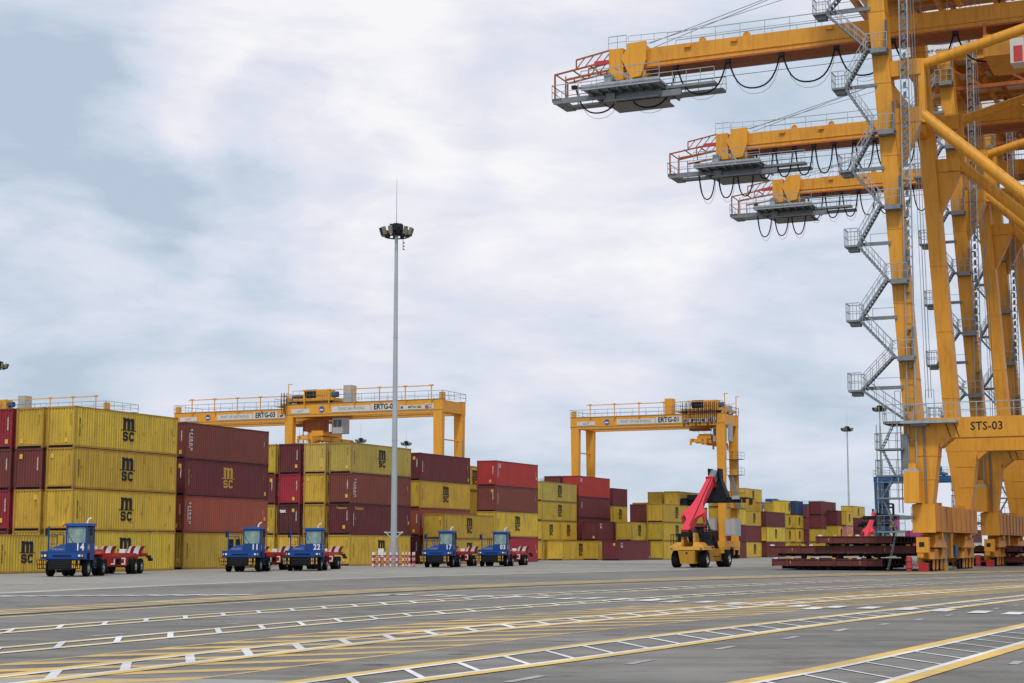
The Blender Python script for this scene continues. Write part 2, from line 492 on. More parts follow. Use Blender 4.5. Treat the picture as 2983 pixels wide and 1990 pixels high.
def curve(pts):
    """polyline of a painted line measured on the ground -> dense (u, v) samples by a smooth fit"""
    k = sorted(uv(ground(*p)) for p in pts)
    us = [a for a, _ in k]; vs = [b for _, b in k]

    def f(u):
        if u <= us[0]:
            i = 0
            sl = (vs[1] - vs[0]) / (us[1] - us[0]); return vs[0] + sl * (u - us[0])
        if u >= us[-1]:
            sl = (vs[-1] - vs[-2]) / (us[-1] - us[-2]); return vs[-1] + sl * (u - us[-1])
        for i in range(len(us) - 1):
            if us[i] <= u <= us[i + 1]: break

        def m(j):
            if j == 0: return (vs[1] - vs[0]) / (us[1] - us[0])
            if j == len(us) - 1: return (vs[-1] - vs[-2]) / (us[-1] - us[-2])
            return (vs[j + 1] - vs[j - 1]) / (us[j + 1] - us[j - 1])
        h = us[i + 1] - us[i]; t = (u - us[i]) / h
        return ((2 * t ** 3 - 3 * t * t + 1) * vs[i] + (t ** 3 - 2 * t * t + t) * h * m(i) + (-2 * t ** 3 + 3 * t * t) * vs[i + 1] + (t ** 3 - t * t) * h * m(i + 1))
    return f


def strip(mb, f, u0, u1, off, w, z, step=1.5):
    n = max(2, int((u1 - u0) / step)); vs = []; fs = []
    for i in range(n + 1):
        u = u0 + (u1 - u0) * i / n
        v = f(u) + off
        vs += [xy(u, v - w / 2, z), xy(u, v + w / 2, z)]
        if i: fs.append((2 * i - 2, 2 * i - 1, 2 * i + 1, 2 * i))
    mb.add(vs, fs)
    return mb


def quad_dir(mb, f0, f1, u, d, w, z):
    """bar that runs from line f0 to line f1 in direction d=(du,dv) starting at u; w measured along u"""
    s = 0.0
    for _ in range(400):
        uu = u + d[0] * s
        if (f0(u) + d[1] * s - f1(uu)) * (1 if d[1] > 0 else -1) > 0: break
        s += 0.03
    a0, a1 = xy(u - w / 2, f0(u - w / 2), z), xy(u + w / 2, f0(u + w / 2), z)
    b0, b1 = xy(uu - w / 2, f1(uu - w / 2), z), xy(uu + w / 2, f1(uu + w / 2), z)
    mb.add([a0, a1, b1, b0], [(0, 1, 2, 3)])


Z1, Z2, Z3, Z4 = 0.004, 0.008, 0.012, 0.016
fj = curve([(0, 1728.4), (600, 1701), (1200, 1680), (1800, 1665)])
yard = MB(); _n = 60; _vs = []; _fs = []
for i in range(_n + 1):
    u = -20 + 420 * i / _n
    _v = fj(min(max(u, 40), 125))
    _vs += [xy(u, -900, Z1), xy(u, _v, Z1)]
    if i: _fs.append((2 * i - 2, 2 * i - 1, 2 * i + 1, 2 * i))
yard.add(_vs, _fs)
struct('yard_concrete', yard, M['yard'])
struct('painted_edge_line', strip(MB(), fj, 20, 125, 0, 1.3, Z2), M['pale'])

# landside crane rail with its hatched band
frt = curve([(0, 1778.7), (600, 1743.7), (1200, 1712.3), (1800, 1689.4), (2400, 1672.8), (2983, 1660)])
frb = curve([(0, 1800), (600, 1762), (1200, 1728.4), (1800, 1702), (2400, 1683), (2983, 1669.5)])
frr = curve([(0, 1794), (600, 1756.5), (1200, 1723), (1800, 1698.3), (2400, 1680.4), (2983, 1667.5)])
mb = MB()
strip(mb, frt, 20, 175, 0.1, 0.34, Z2); strip(mb, frb, 20, 175, -0.05, 0.26, Z2); strip(mb, frr, 20, 175, -0.40, 0.22, Z2)
u = 22.0
while u < 170:
    quad_dir(mb, frt, frr, u, (0.97, 0.25), 1.5, Z1); u += 3.1
struct('rail_band_marking', mb, M['mband'])
mb = strip(MB(), frr, 20, 190, 0, 0.17, Z3)
struct('crane_rail_groove', mb, M['groove'])
rail = MB()
for off in (0.0,):
    n = 110
    for i in range(n):
        a, b = 20 + 170 * i / n, 20 + 170 * (i + 1) / n
        rail.bar(xy(a, frr(a), 0.016), xy(b, frr(b), 0.016), 0.06, 0.03)
struct('crane_rail', rail, M['galvd'])

L3u = curve([(0, 1834.8), (600, 1789.7), (1200, 1750.6), (1800, 1718.2), (2400, 1693.2), (2983, 1675.8)])
L3l = curve([(0, 1847.6), (600, 1799.9), (1200, 1759), (1800, 1726.4), (2400, 1698.3), (2983, 1679)])
L4u = curve([(0, 1887), (600, 1833.6), (1200, 1785.6), (1800, 1746.3), (2400, 1711), (2983, 1686.8)])
L4l = curve([(0, 1906.3), (600, 1851), (1200, 1797.8), (1800, 1754), (2400, 1719), (2983, 1691)])
L5u = curve([(0, 1970), (600, 1900), (1200, 1840.7), (1800, 1789), (2400, 1742), (2983, 1705.4)])
L5l = curve([(105, 1990), (600, 1930.5), (1200, 1861.6), (1800, 1804.2), (2400, 1753), (2983, 1711)])
H5u = curve([(0, 1935.6), (600, 1875.7), (1200, 1818), (1800, 1770), (2400, 1730), (2983, 1695.7)])
H5l = curve([(600, 1976.5), (1200, 1901), (1800, 1831.5), (2400, 1773.6), (2983, 1721)])
L6u = curve([(855, 1989), (1200, 1943), (1800, 1865.5), (2400, 1797.3), (2983, 1734)])
L6l = curve([(1200, 1988), (1800, 1907.6), (2400, 1821.3), (2983, 1747.3)])
L7u = curve([(2157, 1990), (2400, 1946), (2983, 1821)])
L7l = curve([(2618, 1990), (2983, 1881)])
DR = (0.830, -0.594)
for nm, fu, fl, ua, ub, wl, ww, rw, rs, ru, thick in (
        ('far', L3u, L3l, 15, 110, 0.28, 0.0, 0.22, 1.79, 27.1, False), ('mid', L4u, L4l, 12, 100, 0.26, 0.0, 0.22, 1.79, 21.6, False),
        ('hatched', L5u, L5l, 10, 90, 0.24, 0.14, 0.27, 1.73, 17.75, True), ('near', L6u, L6l, 10, 70, 0.24, 0.12, 0.16, 1.5, 13.95, True), ('nearest', L7u, L7l, 10, 42, 0.26, 0.12, 0.11, 1.5, 13.4, True)):
    y = MB(); w = MB()
    strip(y, fu, ua, ub, wl / 2 if not thick else 0, wl, Z3); strip(y, fl, ua, ub, -wl / 2 if not thick else 0, wl, Z3)
    if ww:
        strip(w, fu, ua, ub, wl / 2 + ww / 2, ww, Z3); strip(w, fl, ua, ub, -wl / 2 - ww / 2, ww, Z3)
    u = ru
    while u < ub - 2:
        quad_dir(w, fl, fu, u, DR, rw, Z4 if not ww else Z2 + 0.002); u += rs
    struct('lane_edge_lines', y, M['my' if thick else 'myp'])
    struct('ladder_rung_marking', w, M['mw'])
mb = MB()
strip(mb, H5u, 10, 95, 0.05, 0.12, Z1); strip(mb, H5l, 10, 80, -0.05, 0.12, Z1)
u = 8.0
while u < 85:
    quad_dir(mb, H5u, H5l, u, (0.776, 0.63), 0.78, Z1 + 0.001); u += 2.0
struct('hatched_box_marking', mb, M['mo'])

# lane dashes between the ladders (measured ends of each dash)
mb = MB()
for (x0, x1, y) in [(1463, 1598, 1979), (1818, 1915, 1929), (2074, 2151, 1888), (2272, 2332, 1859), (2426, 2477, 1836), (2556, 2597, 1819), (2659, 2697, 1805.5),
                    (2748, 2781, 1793), (2891, 2916, 1772.8), (2947, 2972, 1764.5), (258, 373, 1850), (625, 712, 1819), (919, 993, 1796.5), (1164, 1216, 1780), (1358, 1412, 1765.5),
                    (133, 225, 1707), (0, 55, 1703.5), (2940, 2980, 1932)]:
    c = ground((x0 + x1) / 2, y); a = ground(x0, y); b = ground(x1, y)
    hl = min(2.0, max(0.4, ((b - a).length - .15) / (2 * max(.12, .4058 - ((x0 + x1) / 2 - 1491) / 4875 * .914)))); w = 0.075
    mb.add([c - U * hl - V * w, c + U * hl - V * w, c + U * hl + V * w, c - U * hl + V * w], [(3, 2, 1, 0)])
for v in range(len(mb.v)): mb.v[v] = (mb.v[v][0], mb.v[v][1], Z2)
struct('lane_dashes', mb, M['mwf'])
mb = MB()
for (x, y, hw) in [(2370, 1774, 45), (2436, 1769.5, 48), (2535, 1772, 52), (2644, 1776, 49), (2748, 1780, 41), (2856, 1784.5, 45), (2955, 1788.5, 45),
                   (1900, 1750, 60), (1962, 1754, 58), (2055, 1755, 54), (2141, 1759, 54), (2237, 1763, 48), (2330, 1766.5, 50), (1810, 1747, 60), (1730, 1744, 60),
                   (1262, 1735.5, 60), (1320, 1737.5, 65), (1400, 1738.5, 65), (1490, 1740.5, 65), (1580, 1742.5, 60), (1655, 1745, 60), (1110, 1736, 60), (1180, 1733.5, 55)]:
    c = ground(x, y)
    hl = .85; w = .24
    mb.add([c - U * hl - V * w, c + U * hl - V * w, c + U * hl + V * w, c - U * hl + V * w], [(3, 2, 1, 0)])
for k in range(11):
    c = ground(-20 + k * 72, 1738.5 - k * 0.45)
    mb.add([c - U * .9 - V * .2, c + U * .9 - V * .2, c + U * .9 + V * .2, c - U * .9 + V * .2], [(3, 2, 1, 0)])
for v in range(len(mb.v)): mb.v[v] = (mb.v[v][0], mb.v[v][1], 0.021)
struct('zebra_crossing_bars', mb, M['mw'])
mb = MB()
for (x0, x1, y) in [(1054, 1136, 1937), (1305, 1376, 1906), (1596, 1677, 1869), (1749, 1826, 1850), (640, 655, 1811)]:
    a, b = ground(x0, y), ground(x1, y)
    d = (b - a); n = Vector((-d.y, d.x, 0)).normalized() * 0.09
    mb.add([(p.x, p.y, Z1) for p in (a + d * .05 - n * .3, a + d * .5 - n, b - n * .4, b + n * .3, a + d * .5 + n, a + n * .4)], [(0, 1, 2, 3, 4, 5)])
struct('skid_marks', mb, M['skid'])
mb = MB()
top = [(-60, 1966), (60, 1970), (180, 1973), (330, 1977), (480, 1978), (600, 1979), (760, 1981), (900, 1986), (1000, 1993)]
tp = [ground(*p) for p in top]
vs = [(p.x, p.y, 0.002) for p in tp] + [(p.x, p.y - 3.5, 0.002) for p in tp]
n = len(tp)
mb.add(vs, [(i, n + i, n + i + 1, i + 1) for i in range(n - 1)])
struct('pale_concrete_patch', mb, M['pale'])

# ------------------------------------------------------------------ shipping containers
HC, ST, WID, L40, L20 = 2.896, 2.591, 2.438, 12.192, 6.058
_cm = {}


def corrugated(n, x0, x1, z0, z1, depth, fn):
    """trapezoid corrugation of n waves between x0 and x1; fn(x, d, z) -> 3D with d the set-back"""
    vs, fs = [], []
    p = (x1 - x0) / n
    prof = [(x0, 0)]
    for i in range(n):
        b = x0 + i * p
        prof += [(b + .28 * p, 0), (b + .48 * p, depth), (b + .80 * p, depth), (b + p, 0)]
    for x, d in prof: vs += [fn(x, d, z0), fn(x, d, z1)]
    for i in range(len(prof) - 1): fs.append((2 * i, 2 * i + 2, 2 * i + 3, 2 * i + 1))
    return vs, fs


def container_meshes(L, H):
    k = (L, H)
    if k in _cm: return _cm[k]
    d = {}
    n = 43 if L > 7 else 21
    d['side_front'] = MB().add(*corrugated(n, .14, L - .14, .15, H - .07, .042, lambda x, dd, z: (x, .022 + dd, z))).mesh('side_panel')
    d['side_back'] = MB().add(*corrugated(n, .14, L - .14, .15, H - .07, .042, lambda x, dd, z: (x, WID - .022 - dd, z))).mesh('side_panel')
    d['end_near'] = MB().add(*corrugated(9, .13, WID - .13, .27, H - .12, .075, lambda x, dd, z: (.03 + dd, x, z))).mesh('end_panel')
    d['end_far'] = MB().add(*corrugated(9, .13, WID - .13, .27, H - .12, .075, lambda x, dd, z: (L - .03 - dd, x, z))).mesh('end_panel')
    d['roof'] = MB().box(.05, L - .05, .05, WID - .05, H - .05, H - .022).mesh('roof_panel')
    f = MB()
    for x in (.015, L - .135):
        for y in (.012, WID - .152): f.box(x, x + .12, y, y + .14, .118, H - .118)
    for y in (.012, WID - .072):
        f.box(.178, L - .178, y, y + .06, H - .085, H - .02)
        f.box(.178, L - .178, y, y + .06, .03, .165)
    for x in (.012, L - .092):
        f.box(x, x + .08, .165, WID - .165, H - .135, H - .012)
        f.box(x, x + .08, .165, WID - .165, .16, .285)
    d['frame'] = f.mesh('frame')
    d['under'] = MB().box(.06, L - .06, .09, WID - .09, .012, .20).mesh('gap_shade_filler')  # filler block below the floor; its black stands in for shade in the gap
    c = MB()
    for x in (0, L - .178):
        for y in (0, WID - .162):
            for z in (0, H - .118): c.box(x, x + .178, y, y + .162, z, z + .118)
    d['corner'] = c.mesh('corner_castings')
    _cm[k] = d
    return d


COLS = {'Y': (0.57, 0.39, 0.045), 'y': (0.52, 0.40, 0.085), 'M': (0.145, 0.034, 0.030), 'B': (0.185, 0.048, 0.036), 'R': (0.33, 0.022, 0.040), 'r': (0.42, 0.035, 0.035),
        'O': (0.33, 0.082, 0.048), 'D': (0.085, 0.020, 0.026), 'N': (0.018, 0.055, 0.15), 'P': (0.42, 0.025, 0.19), 'W': (0.52, 0.58, 0.52), 'S': (0.52, 0.21, 0.17), 'V': (0.135, 0.024, 0.032)}
CNAME = {'Y': 'yellow', 'y': 'pale yellow', 'M': 'maroon', 'B': 'rust brown', 'R': 'crimson', 'r': 'red', 'O': 'orange brown', 'D': 'dark maroon', 'N': 'navy blue',
         'P': 'magenta', 'W': 'pale green white', 'S': 'salmon pink', 'V': 'purple maroon'}
_emb = {}


def emblem_mesh():
    if 'e' not in _emb:
        mb = MB()
        # letter m with rounded shoulders over a bar, SC beneath: about 1.7 m square
        def prismxz(poly): mb.add([(x, z, 0) for x, z in poly], [tuple(range(len(poly)))])
        for x0 in (-.66, -.17, .32): prismxz([(x0, .06), (x0 + .34, .06), (x0 + .34, .70), (x0, .70)])
        prismxz([(-.66, .70), (-.32, .70), (-.17, .70), (.17, .70), (.32, .70), (.66, .70), (.66, .78), (.60, .88), (.48, .94), (.30, .92), (.15, .85), (.04, .92), (-.12, .94), (-.26, .91), (-.34, .86), (-.40, .94), (-.72, .94), (-.72, .86), (-.66, .84)])
        prismxz([(-.92, .0), (.90, .0), (.90, .065), (-.92, .065)])
        def stroke(pts, w):      # thick open path with mitred corners
            P2 = [Vector((x, z)) for x, z in pts]; L_, R_ = [], []
            for i, p in enumerate(P2):
                d0 = (P2[i] - P2[i - 1]).normalized() if i else (P2[1] - P2[0]).normalized()
                d1 = (P2[i + 1] - P2[i]).normalized() if i < len(P2) - 1 else d0
                n = Vector((-(d0 + d1).y, (d0 + d1).x)).normalized()
                k = w / 2 / max(.5, n.dot(Vector((-d0.y, d0.x))))
                L_.append(p + n * k); R_.append(p - n * k)
            for i in range(len(P2) - 1): mb.add([(q.x, q.y, 0) for q in (L_[i], R_[i], R_[i + 1], L_[i + 1])], [(0, 1, 2, 3)])
        stroke([(-.10, -.26), (-.20, -.155), (-.54, -.155), (-.60, -.24), (-.60, -.31), (-.54, -.385), (-.18, -.43), (-.13, -.50), (-.13, -.60), (-.20, -.665), (-.52, -.665), (-.63, -.56)], .165)
        stroke([(.62, -.27), (.52, -.155), (.24, -.155), (.15, -.24), (.15, -.58), (.24, -.665), (.52, -.665), (.62, -.55)], .175)
        me = mb.mesh('emblem')
        _emb['e'] = me
    return _emb['e']


rnd = random.Random(11)


def strings(parent, ink, L, H, side=True, off=.55, white=False):
    """small identification print running down the panels"""
    a = write(rnd.choice(('MEDU4172063', 'MSMU5830917', 'TGBU6602845', 'MSDU1794528')), .20, ink, parent, (off, .010, H * .50), (R(90), R(90), 0), 0.02, 1.0, 'identification_print')
    b = write('45G1', .13, ink, parent, (off + .30, .010, H * .52), (R(90), R(90), 0), 0.01, 1.0, 'identification_print')
    c = write('32500KG', .13, ink, parent, (L - .75, .010, H * .60), (R(90), R(90), 0), 0.01, 1.0, 'identification_print')




def container(pos, L, H, col, mark, label, group):
    t = thing('shipping_container', label, 'container', pos, ROWANG, group)
    me = container_meshes(L, H)
    c = COLS[col]; k = rnd.uniform(.84, 1.12); h = rnd.uniform(-.05, .07)
    rgb = (min(1, c[0] * k), min(1, c[1] * k * (1 + h)), c[2] * k, 1)
    cc = (rgb[0] * .72, rgb[1] * .62, rgb[2] * .75, 1)
    link('side_panel', me['side_front'], M['box'], t, color=rgb)
    link('side_panel', me['side_back'], M['box'], t, color=rgb)
    link('end_panel', me['end_near'], M['box'], t, color=rgb)
    link('end_panel', me['end_far'], M['box'], t, color=rgb)
    link('roof_panel', me['roof'], M['box'], t, color=rgb)
    link('frame', me['frame'], M['box'], t, color=cc)
    link('gap_shade_filler', me['under'], M['black'], t)
    cs = link('corner_castings', me['corner'], M['box'], t, color=(cc[0] * .7, cc[1] * .7, cc[2] * .7, 1)); cs['kind'] = 'stuff'
    near = pos[1] < 215
    ink = M['ink'] if col in 'YyW' else M['white']
    if 'm' in mark or 'g' in mark:
        im = M['gold'] if 'g' in mark else M['ink']
        s = 1.0
        e = link('emblem', emblem_mesh(), im, t, (L * .5 if L > 7 else L * .5, .012, H * .515 - (.0)), RX)
        if L < 7: e.scale = (.86, .86, 1)
        if L > 7 and H < 2.7: e.scale = (.98, .95, 1)
    if near and 'n' not in mark:
        strings(t, M['gold'] if 'g' in mark else ink, L, H)
        if col not in 'Yy': write(rnd.choice(('TGHU5031882', 'TEMU7790314', 'CAIU8846021')), .15, ink, t, (.012, .42, H * .62), (R(90), R(90), R(-90)), 0.02, 1, 'identification_print')
        else: write(rnd.choice(('MEDU4172063', 'MSMU5830917')), .13, ink, t, (.012, .42, H * .68), (R(90), R(90), R(-90)), 0.0, 1, 'identification_print')
    if 't' in mark: write('triton', .50, M['white'], t, (.85, .008, H * .52), (R(90), R(90), 0), 0.018, 1.0, 'wordmark', 1.45)
    if 'x' in mark:
        write('Textainer', .42, M['gold'], t, (1.6, .008, H - .42), RX, 0.04, 1.0, 'wordmark')
        write('Textainer', .30, M['gold'], t, (.008, 1.0, H - .40), RNEG, 0.03, 1.0, 'wordmark')
    if 'e' in mark: write('tex', .50, M['white'], t, (.008, 1.9, H - .62), RNEG, 0.04, 1.0, 'wordmark')
    if '2' in mark: write('CAI', .70, M['white'], t, (.95, .008, H - .62), RX, 0.02, .7, 'wordmark')
    if 'f' in mark: write('CAI', .34, M['white'], t, (1.1, .008, H * .6), (R(90), R(90), 0), 0.03, 1.6, 'wordmark')
    if 'q' in mark:
        link('patch', MB().box(-.3, .3, -.3, .3, 0, .01).mesh('patch') if 'patch' not in _cm else _cm['patch'], M['sign'], t, (.9, .010, H - .62), RX)
        link('patch', MB().box(-.18, .18, -.1, .22, 0, .014).mesh('patch'), M['ink'], t, (.95, .008, H - .60), RX)
    if near or 'k' in mark:
        st = _cm.get('stk')
        if st is None: st = _cm['stk'] = MB().box(-.13, .13, -.16, .16, 0, .008).mesh('sticker')
        link('sticker', st, M['sticker'], t, (.014, rnd.choice((.5, 1.9, .75)), H * rnd.choice((.18, .8, .25))), RNEG)
        if rnd.random() < .6: link('sticker', st, M['sticker'], t, (L - .5, .008, H * rnd.choice((.15, .42))), RX)
    return t


TIER = {1: ['standing alone'], 2: ['bottom', 'top'], 3: ['bottom', 'middle', 'top'], 4: ['bottom', 'second up', 'third up', 'top'], 5: ['bottom', 'second up', 'third up', 'fourth up', 'top']}


def stack(pos, where, tiers, group, tiernames=None):
    """tiers bottom -> top: (colour, height, marks[, length, x offset])"""
    z = 0.0
    names = tiernames or TIER[len(tiers)]
    for i, tr in enumerate(tiers):
        col, H, mark = tr[:3]
        L = tr[3] if len(tr) > 3 else L40
        if L < 7 and len(tr) > 4 and tr[4] == 'pair':
            for j, side in enumerate(('nearer', 'farther')):
                p = pos + U * (j * 6.13)
                container((p.x, p.y, z), L, H, col, mark, '%s short %s container, %s in %s' % (side, CNAME[col], names[i], where), group)
        else:
            des = {'m': ' with black emblem', 'g': ' with gold emblem', 't': ' with white wordmark', 'x': ' with yellow wordmark'}
            m = next((des[q] for q in mark if q in des), '')
            if L < 7: nm = 'short ' + CNAME[col]; m = ''
            else: nm = CNAME[col]
            container((pos.x, pos.y, z), L, H, col, mark, '%s container%s, %s in %s' % (nm, m, names[i], where), group)
        z += H
    return z


def corner(px, Y): return at(px, Y)


GA, GB, GC = 'containers in the nearest blocks', 'containers in the middle blocks', 'containers in the farthest blocks'
A = Vector((-30.53, 115.91, 0)); B = Vector((-25.77, 131.17, 0)); C = Vector((-15.10, 156.42, 0)); E = Vector((-1.81, 189.70, 0))
back = lambda p, k, pitch=2.77: p - V * (pitch * k)
stack(Vector((-33.6, 109.1, 0)), 'front, far left behind tractor 14', [('Y', ST, 'm', L20)], GA, ['lying on the ground'])
stack(A, 'the big emblem stack behind tractor 14', [('Y', HC, 'm'), ('Y', HC, 'm'), ('Y', HC, 'm'), ('Y', HC, 'm')], GA)
stack(back(A, 1), 'second stack from the left edge', [('Y', HC, 'n'), ('Y', HC, ''), ('M', HC, ''), ('Y', HC, '')], GA)
stack(back(A, 2), 'the stack at the left picture edge', [('M', HC, 'n'), ('R', HC, ''), ('M', HC, ''), ('R', HC, '')], GA)
stack(B, 'the brown stack behind tractor 11', [('Y', HC, ''), ('O', HC, 't'), ('V', HC, 'g'), ('B', HC, 't')], GA)
stack(C, 'the stack behind the light mast', [('Y', HC, 'm'), ('V', HC, 'x'), ('B', HC, 't'), ('y', HC, 'm')], GA)
stack(back(C, 1), 'the all yellow stack left of the mast', [('Y', HC, ''), ('Y', HC, ''), ('Y', HC, ''), ('y', HC, '')], GA)
stack(back(C, 2), 'the stack right above tractor 22', [('Y', HC, ''), ('D', HC, 'e'), ('R', HC, ''), ('V', HC, '')], GA)
stack(back(C, 3), 'the narrow gap right of tractor 11', [('Y', HC, ''), ('Y', HC, ''), ('M', HC, ''), ('Y', HC, '')], GA)
D = corner(1223, 174)
stack(D, 'the stack just right of the mast', [('D', HC, ''), ('O', HC, ''), ('Y', HC, 'm'), ('V', HC, '')], GA)
stack(corner(1294, 172.0), 'the low pair behind tractor 17', [('Y', ST, 'm'), ('Y', ST, 'm')], GA)
stack(E, 'the red topped stack behind tractor 03', [('R', HC, ''), ('Y', HC, 'm'), ('B', HC, ''), ('r', HC, '2')], GB)
stack(back(E, 2), 'the row glimpsed left of the red topped stack', [('Y', ST, 'n'), ('Y', HC, 'n'), ('Y', HC, 'n'), ('Y', HC, 'mn')], GB)
Fp = corner(1580.5, 219)
stack(Fp, 'the yellow emblem tower right of tractor 03', [('Y', ST, 'm', L20), ('Y', ST, 'm', L20, 'pair'), ('Y', ST, 'm'), ('y', ST, 'm')], GB)
container((*(Fp + U * 6.13).xy, 0), L20, ST, 'Y', 'n', 'short yellow container, hidden bottom one under the yellow emblem tower', GB)
stack(corner(1640, 218.5) + V * 0.1, 'front of the emblem tower', [('Y', ST, 'm')], GB, ['lying on the ground'])
Gp = corner(1687.3, 230.5)
stack(Gp, 'the red topped stack under the left gantry leg', [('V', HC, ''), ('V', HC, ''), ('V', HC, 'f'), ('r', HC, '2')], GB)
stack(back(Gp, 1), 'the row behind the gantry leg stack', [('M', HC, 'n'), ('M', HC, 'n'), ('M', HC, 'n'), ('M', HC, 'n')], GB)
stack(corner(1744.6, 224), 'the low pair with a patch', [('Y', ST, 'n'), ('V', ST, 'qk')], GB)
stack(corner(1805, 217), 'centre, right of the long yellow one', [('V', ST, 'qk')], GB, ['lying on the ground'])
stack(corner(1787.7, 245), 'the short stack right of the red one', [('Y', ST, 'n', L20), ('Y', ST, 'n', L20), ('Y', ST, 'm', L20), ('V', ST, '', L20)], GB)
stack(corner(1842.5, 228), 'the short low stack above the patched ones', [('Y', ST, 'n', L20), ('Y', ST, 'm', L20)], GB)
stack(corner(1883, 236), 'the stack left of the reach stacker', [('M', ST, 'n'), ('M', ST, 'n'), ('M', ST, '')], GB)
stack(corner(1886, 262), 'the row behind, seen as a strip', [('Y', HC, 'n'), ('Y', HC, 'n'), ('Y', HC, 'n')], GB)
stack(corner(1933, 232), 'the stack at the reach stacker boom', [('Y', ST, ''), ('Y', ST, 'm'), ('Y', ST, 'm')], GB)
stack(corner(1931, 262), 'the back row left above the reach stacker', [('Y', ST, ''), ('Y', ST, ''), ('Y', ST, ''), ('Y', ST, '')], GC)
stack(corner(1979.7, 259), 'the back row right above the reach stacker', [('Y', ST, ''), ('Y', ST, ''), ('Y', ST, ''), ('Y', ST, 'm')], GC)
stack(corner(1990, 246), 'the stack behind the reach stacker cab', [('M', ST, ''), ('O', ST, ''), ('Y', ST, 'm')], GC)
stack(corner(2110, 255), 'the stack behind the dark lift cylinder', [('M', ST, ''), ('V', ST, ''), ('Y', ST, ''), ('Y', ST, '')], GC)
stack(corner(2170, 275), 'the first stack right of the gantry wheels', [('Y', ST, 'm'), ('V', ST, ''), ('Y', ST, 'm')], GC)
stack(corner(2172, 318), 'the high back row right of the gantry', [('Y', ST, ''), ('Y', ST, ''), ('Y', ST, ''), ('Y', ST, ''), ('Y', ST, 'm')], GC)
stack(corner(2234.6, 284), 'the stack left of the hatch covers', [('M', ST, ''), ('Y', ST, 'm'), ('V', ST, '')], GC)
stack(corner(2262, 322), 'the back row left of the short columns', [('Y', ST, '', L20), ('Y', ST, '', L20), ('Y', ST, '', L20), ('Y', ST, 'm', L20)], GC)
stack(corner(2290, 310), 'the left short column above the hatch covers', [('Y', ST, 'm', L20), ('Y', ST, 'm', L20), ('Y', ST, 'm', L20), ('Y', ST, 'm', L20)], GC)
stack(corner(2319, 313), 'the short column with the blue one', [('Y', ST, 'm', L20), ('Y', ST, 'm', L20), ('Y', ST, 'm', L20), ('N', ST, '', L20)], GC)
stack(corner(2395, 315), 'the maroon topped stack above the hatch covers', [('Y', ST, ''), ('Y', ST, 'm'), ('V', ST, ''), ('V', ST, '')], GC)
stack(corner(2441.8, 318), 'the first thin column right of maroon', [('Y', HC, 'n', L20), ('Y', HC, 'm', L20), ('V', HC, '', L20)], GC)
stack(corner(2467, 321), 'the second thin column right of maroon', [('V', HC, 'n', L20), ('S', HC, '', L20), ('Y', HC, 'm', L20)], GC)
stack(corner(2486, 350), 'the last yellow topped stack on the right', [('M', ST, 'n'), ('M', ST, ''), ('V', ST, ''), ('Y', ST, 'm')], GC)
stack(corner(2532, 372), 'the far stack behind the second stacker', [('M', ST, 'n'), ('O', ST, ''), ('M', ST, '')], GC)
stack(corner(2604, 335), 'the pair left of the quay crane feet', [('M', ST, 'n'), ('W', ST, '')], GC)
stack(corner(2352, 347), 'the row glimpsed between blue and maroon', [('M', ST, 'n'), ('V', ST, 'n'), ('M', ST, 'n'), ('V', ST, 'n')], GC)
stack(corner(2543, 340), 'the trio left of the second stacker mast', [('V', ST, 'n'), ('O', ST, 'n'), ('M', ST, 'n')], GC)
stack(corner(2560, 420), 'the far row behind the second stacker mast', [('V', HC, 'n'), ('M', HC, 'n'), ('P', HC, 'n')], GC)
stack(corner(2690, 380), 'the far row behind the crane feet', [('P', HC, 'n'), ('P', HC, 'n')], GC)
stack(corner(2590, 350), 'the magenta stack left of the crane feet', [('P', HC, ''), ('M', HC, ''), ('P', HC, '')], GC)
stack(corner(2652, 350), 'the magenta pair touching the crane feet', [('P', ST, ''), ('P', ST, '')], GC)
stack(corner(2835, 330), 'the pair seen between the crane feet', [('W', ST, ''), ('V', ST, '')], GC)


# ------------------------------------------------------------------ shared small builders
def railing(mb, pts, h=1.1, post=1.6, r=0.035, mid=True):
    """handrail along a polyline: posts, top rail and mid rail"""
    for i in range(len(pts) - 1):
        a, b = Vector(pts[i]), Vector(pts[i + 1])
        up = Vector((0, 0, h))
        mb.bar(a + up, b + up, r * 1.5)
        if mid: mb.bar(a + up * .5, b + up * .5, r)
        n = max(1, int(round((b - a).length / post)))
        for k in range(n + 1):
            p = a + (b - a) * (k / n)
            mb.bar(p, p + up, r)
    return mb


def hang(mb, a, b, sag, r, n=12):
    """flat-bottomed cable loop between two points"""
    a, b = Vector(a), Vector(b); pts = []
    for i in range(n + 1):
        t = i / n
        s = 1 - abs(2 * t - 1) ** 2.2
        w = t + 0.10 * math.sin(2 * math.pi * t)* -0.6
        p = a + (b - a) * w
        pts.append(p - Vector((0, 0, sag * s)))
    return mb.path(pts, r, 6)


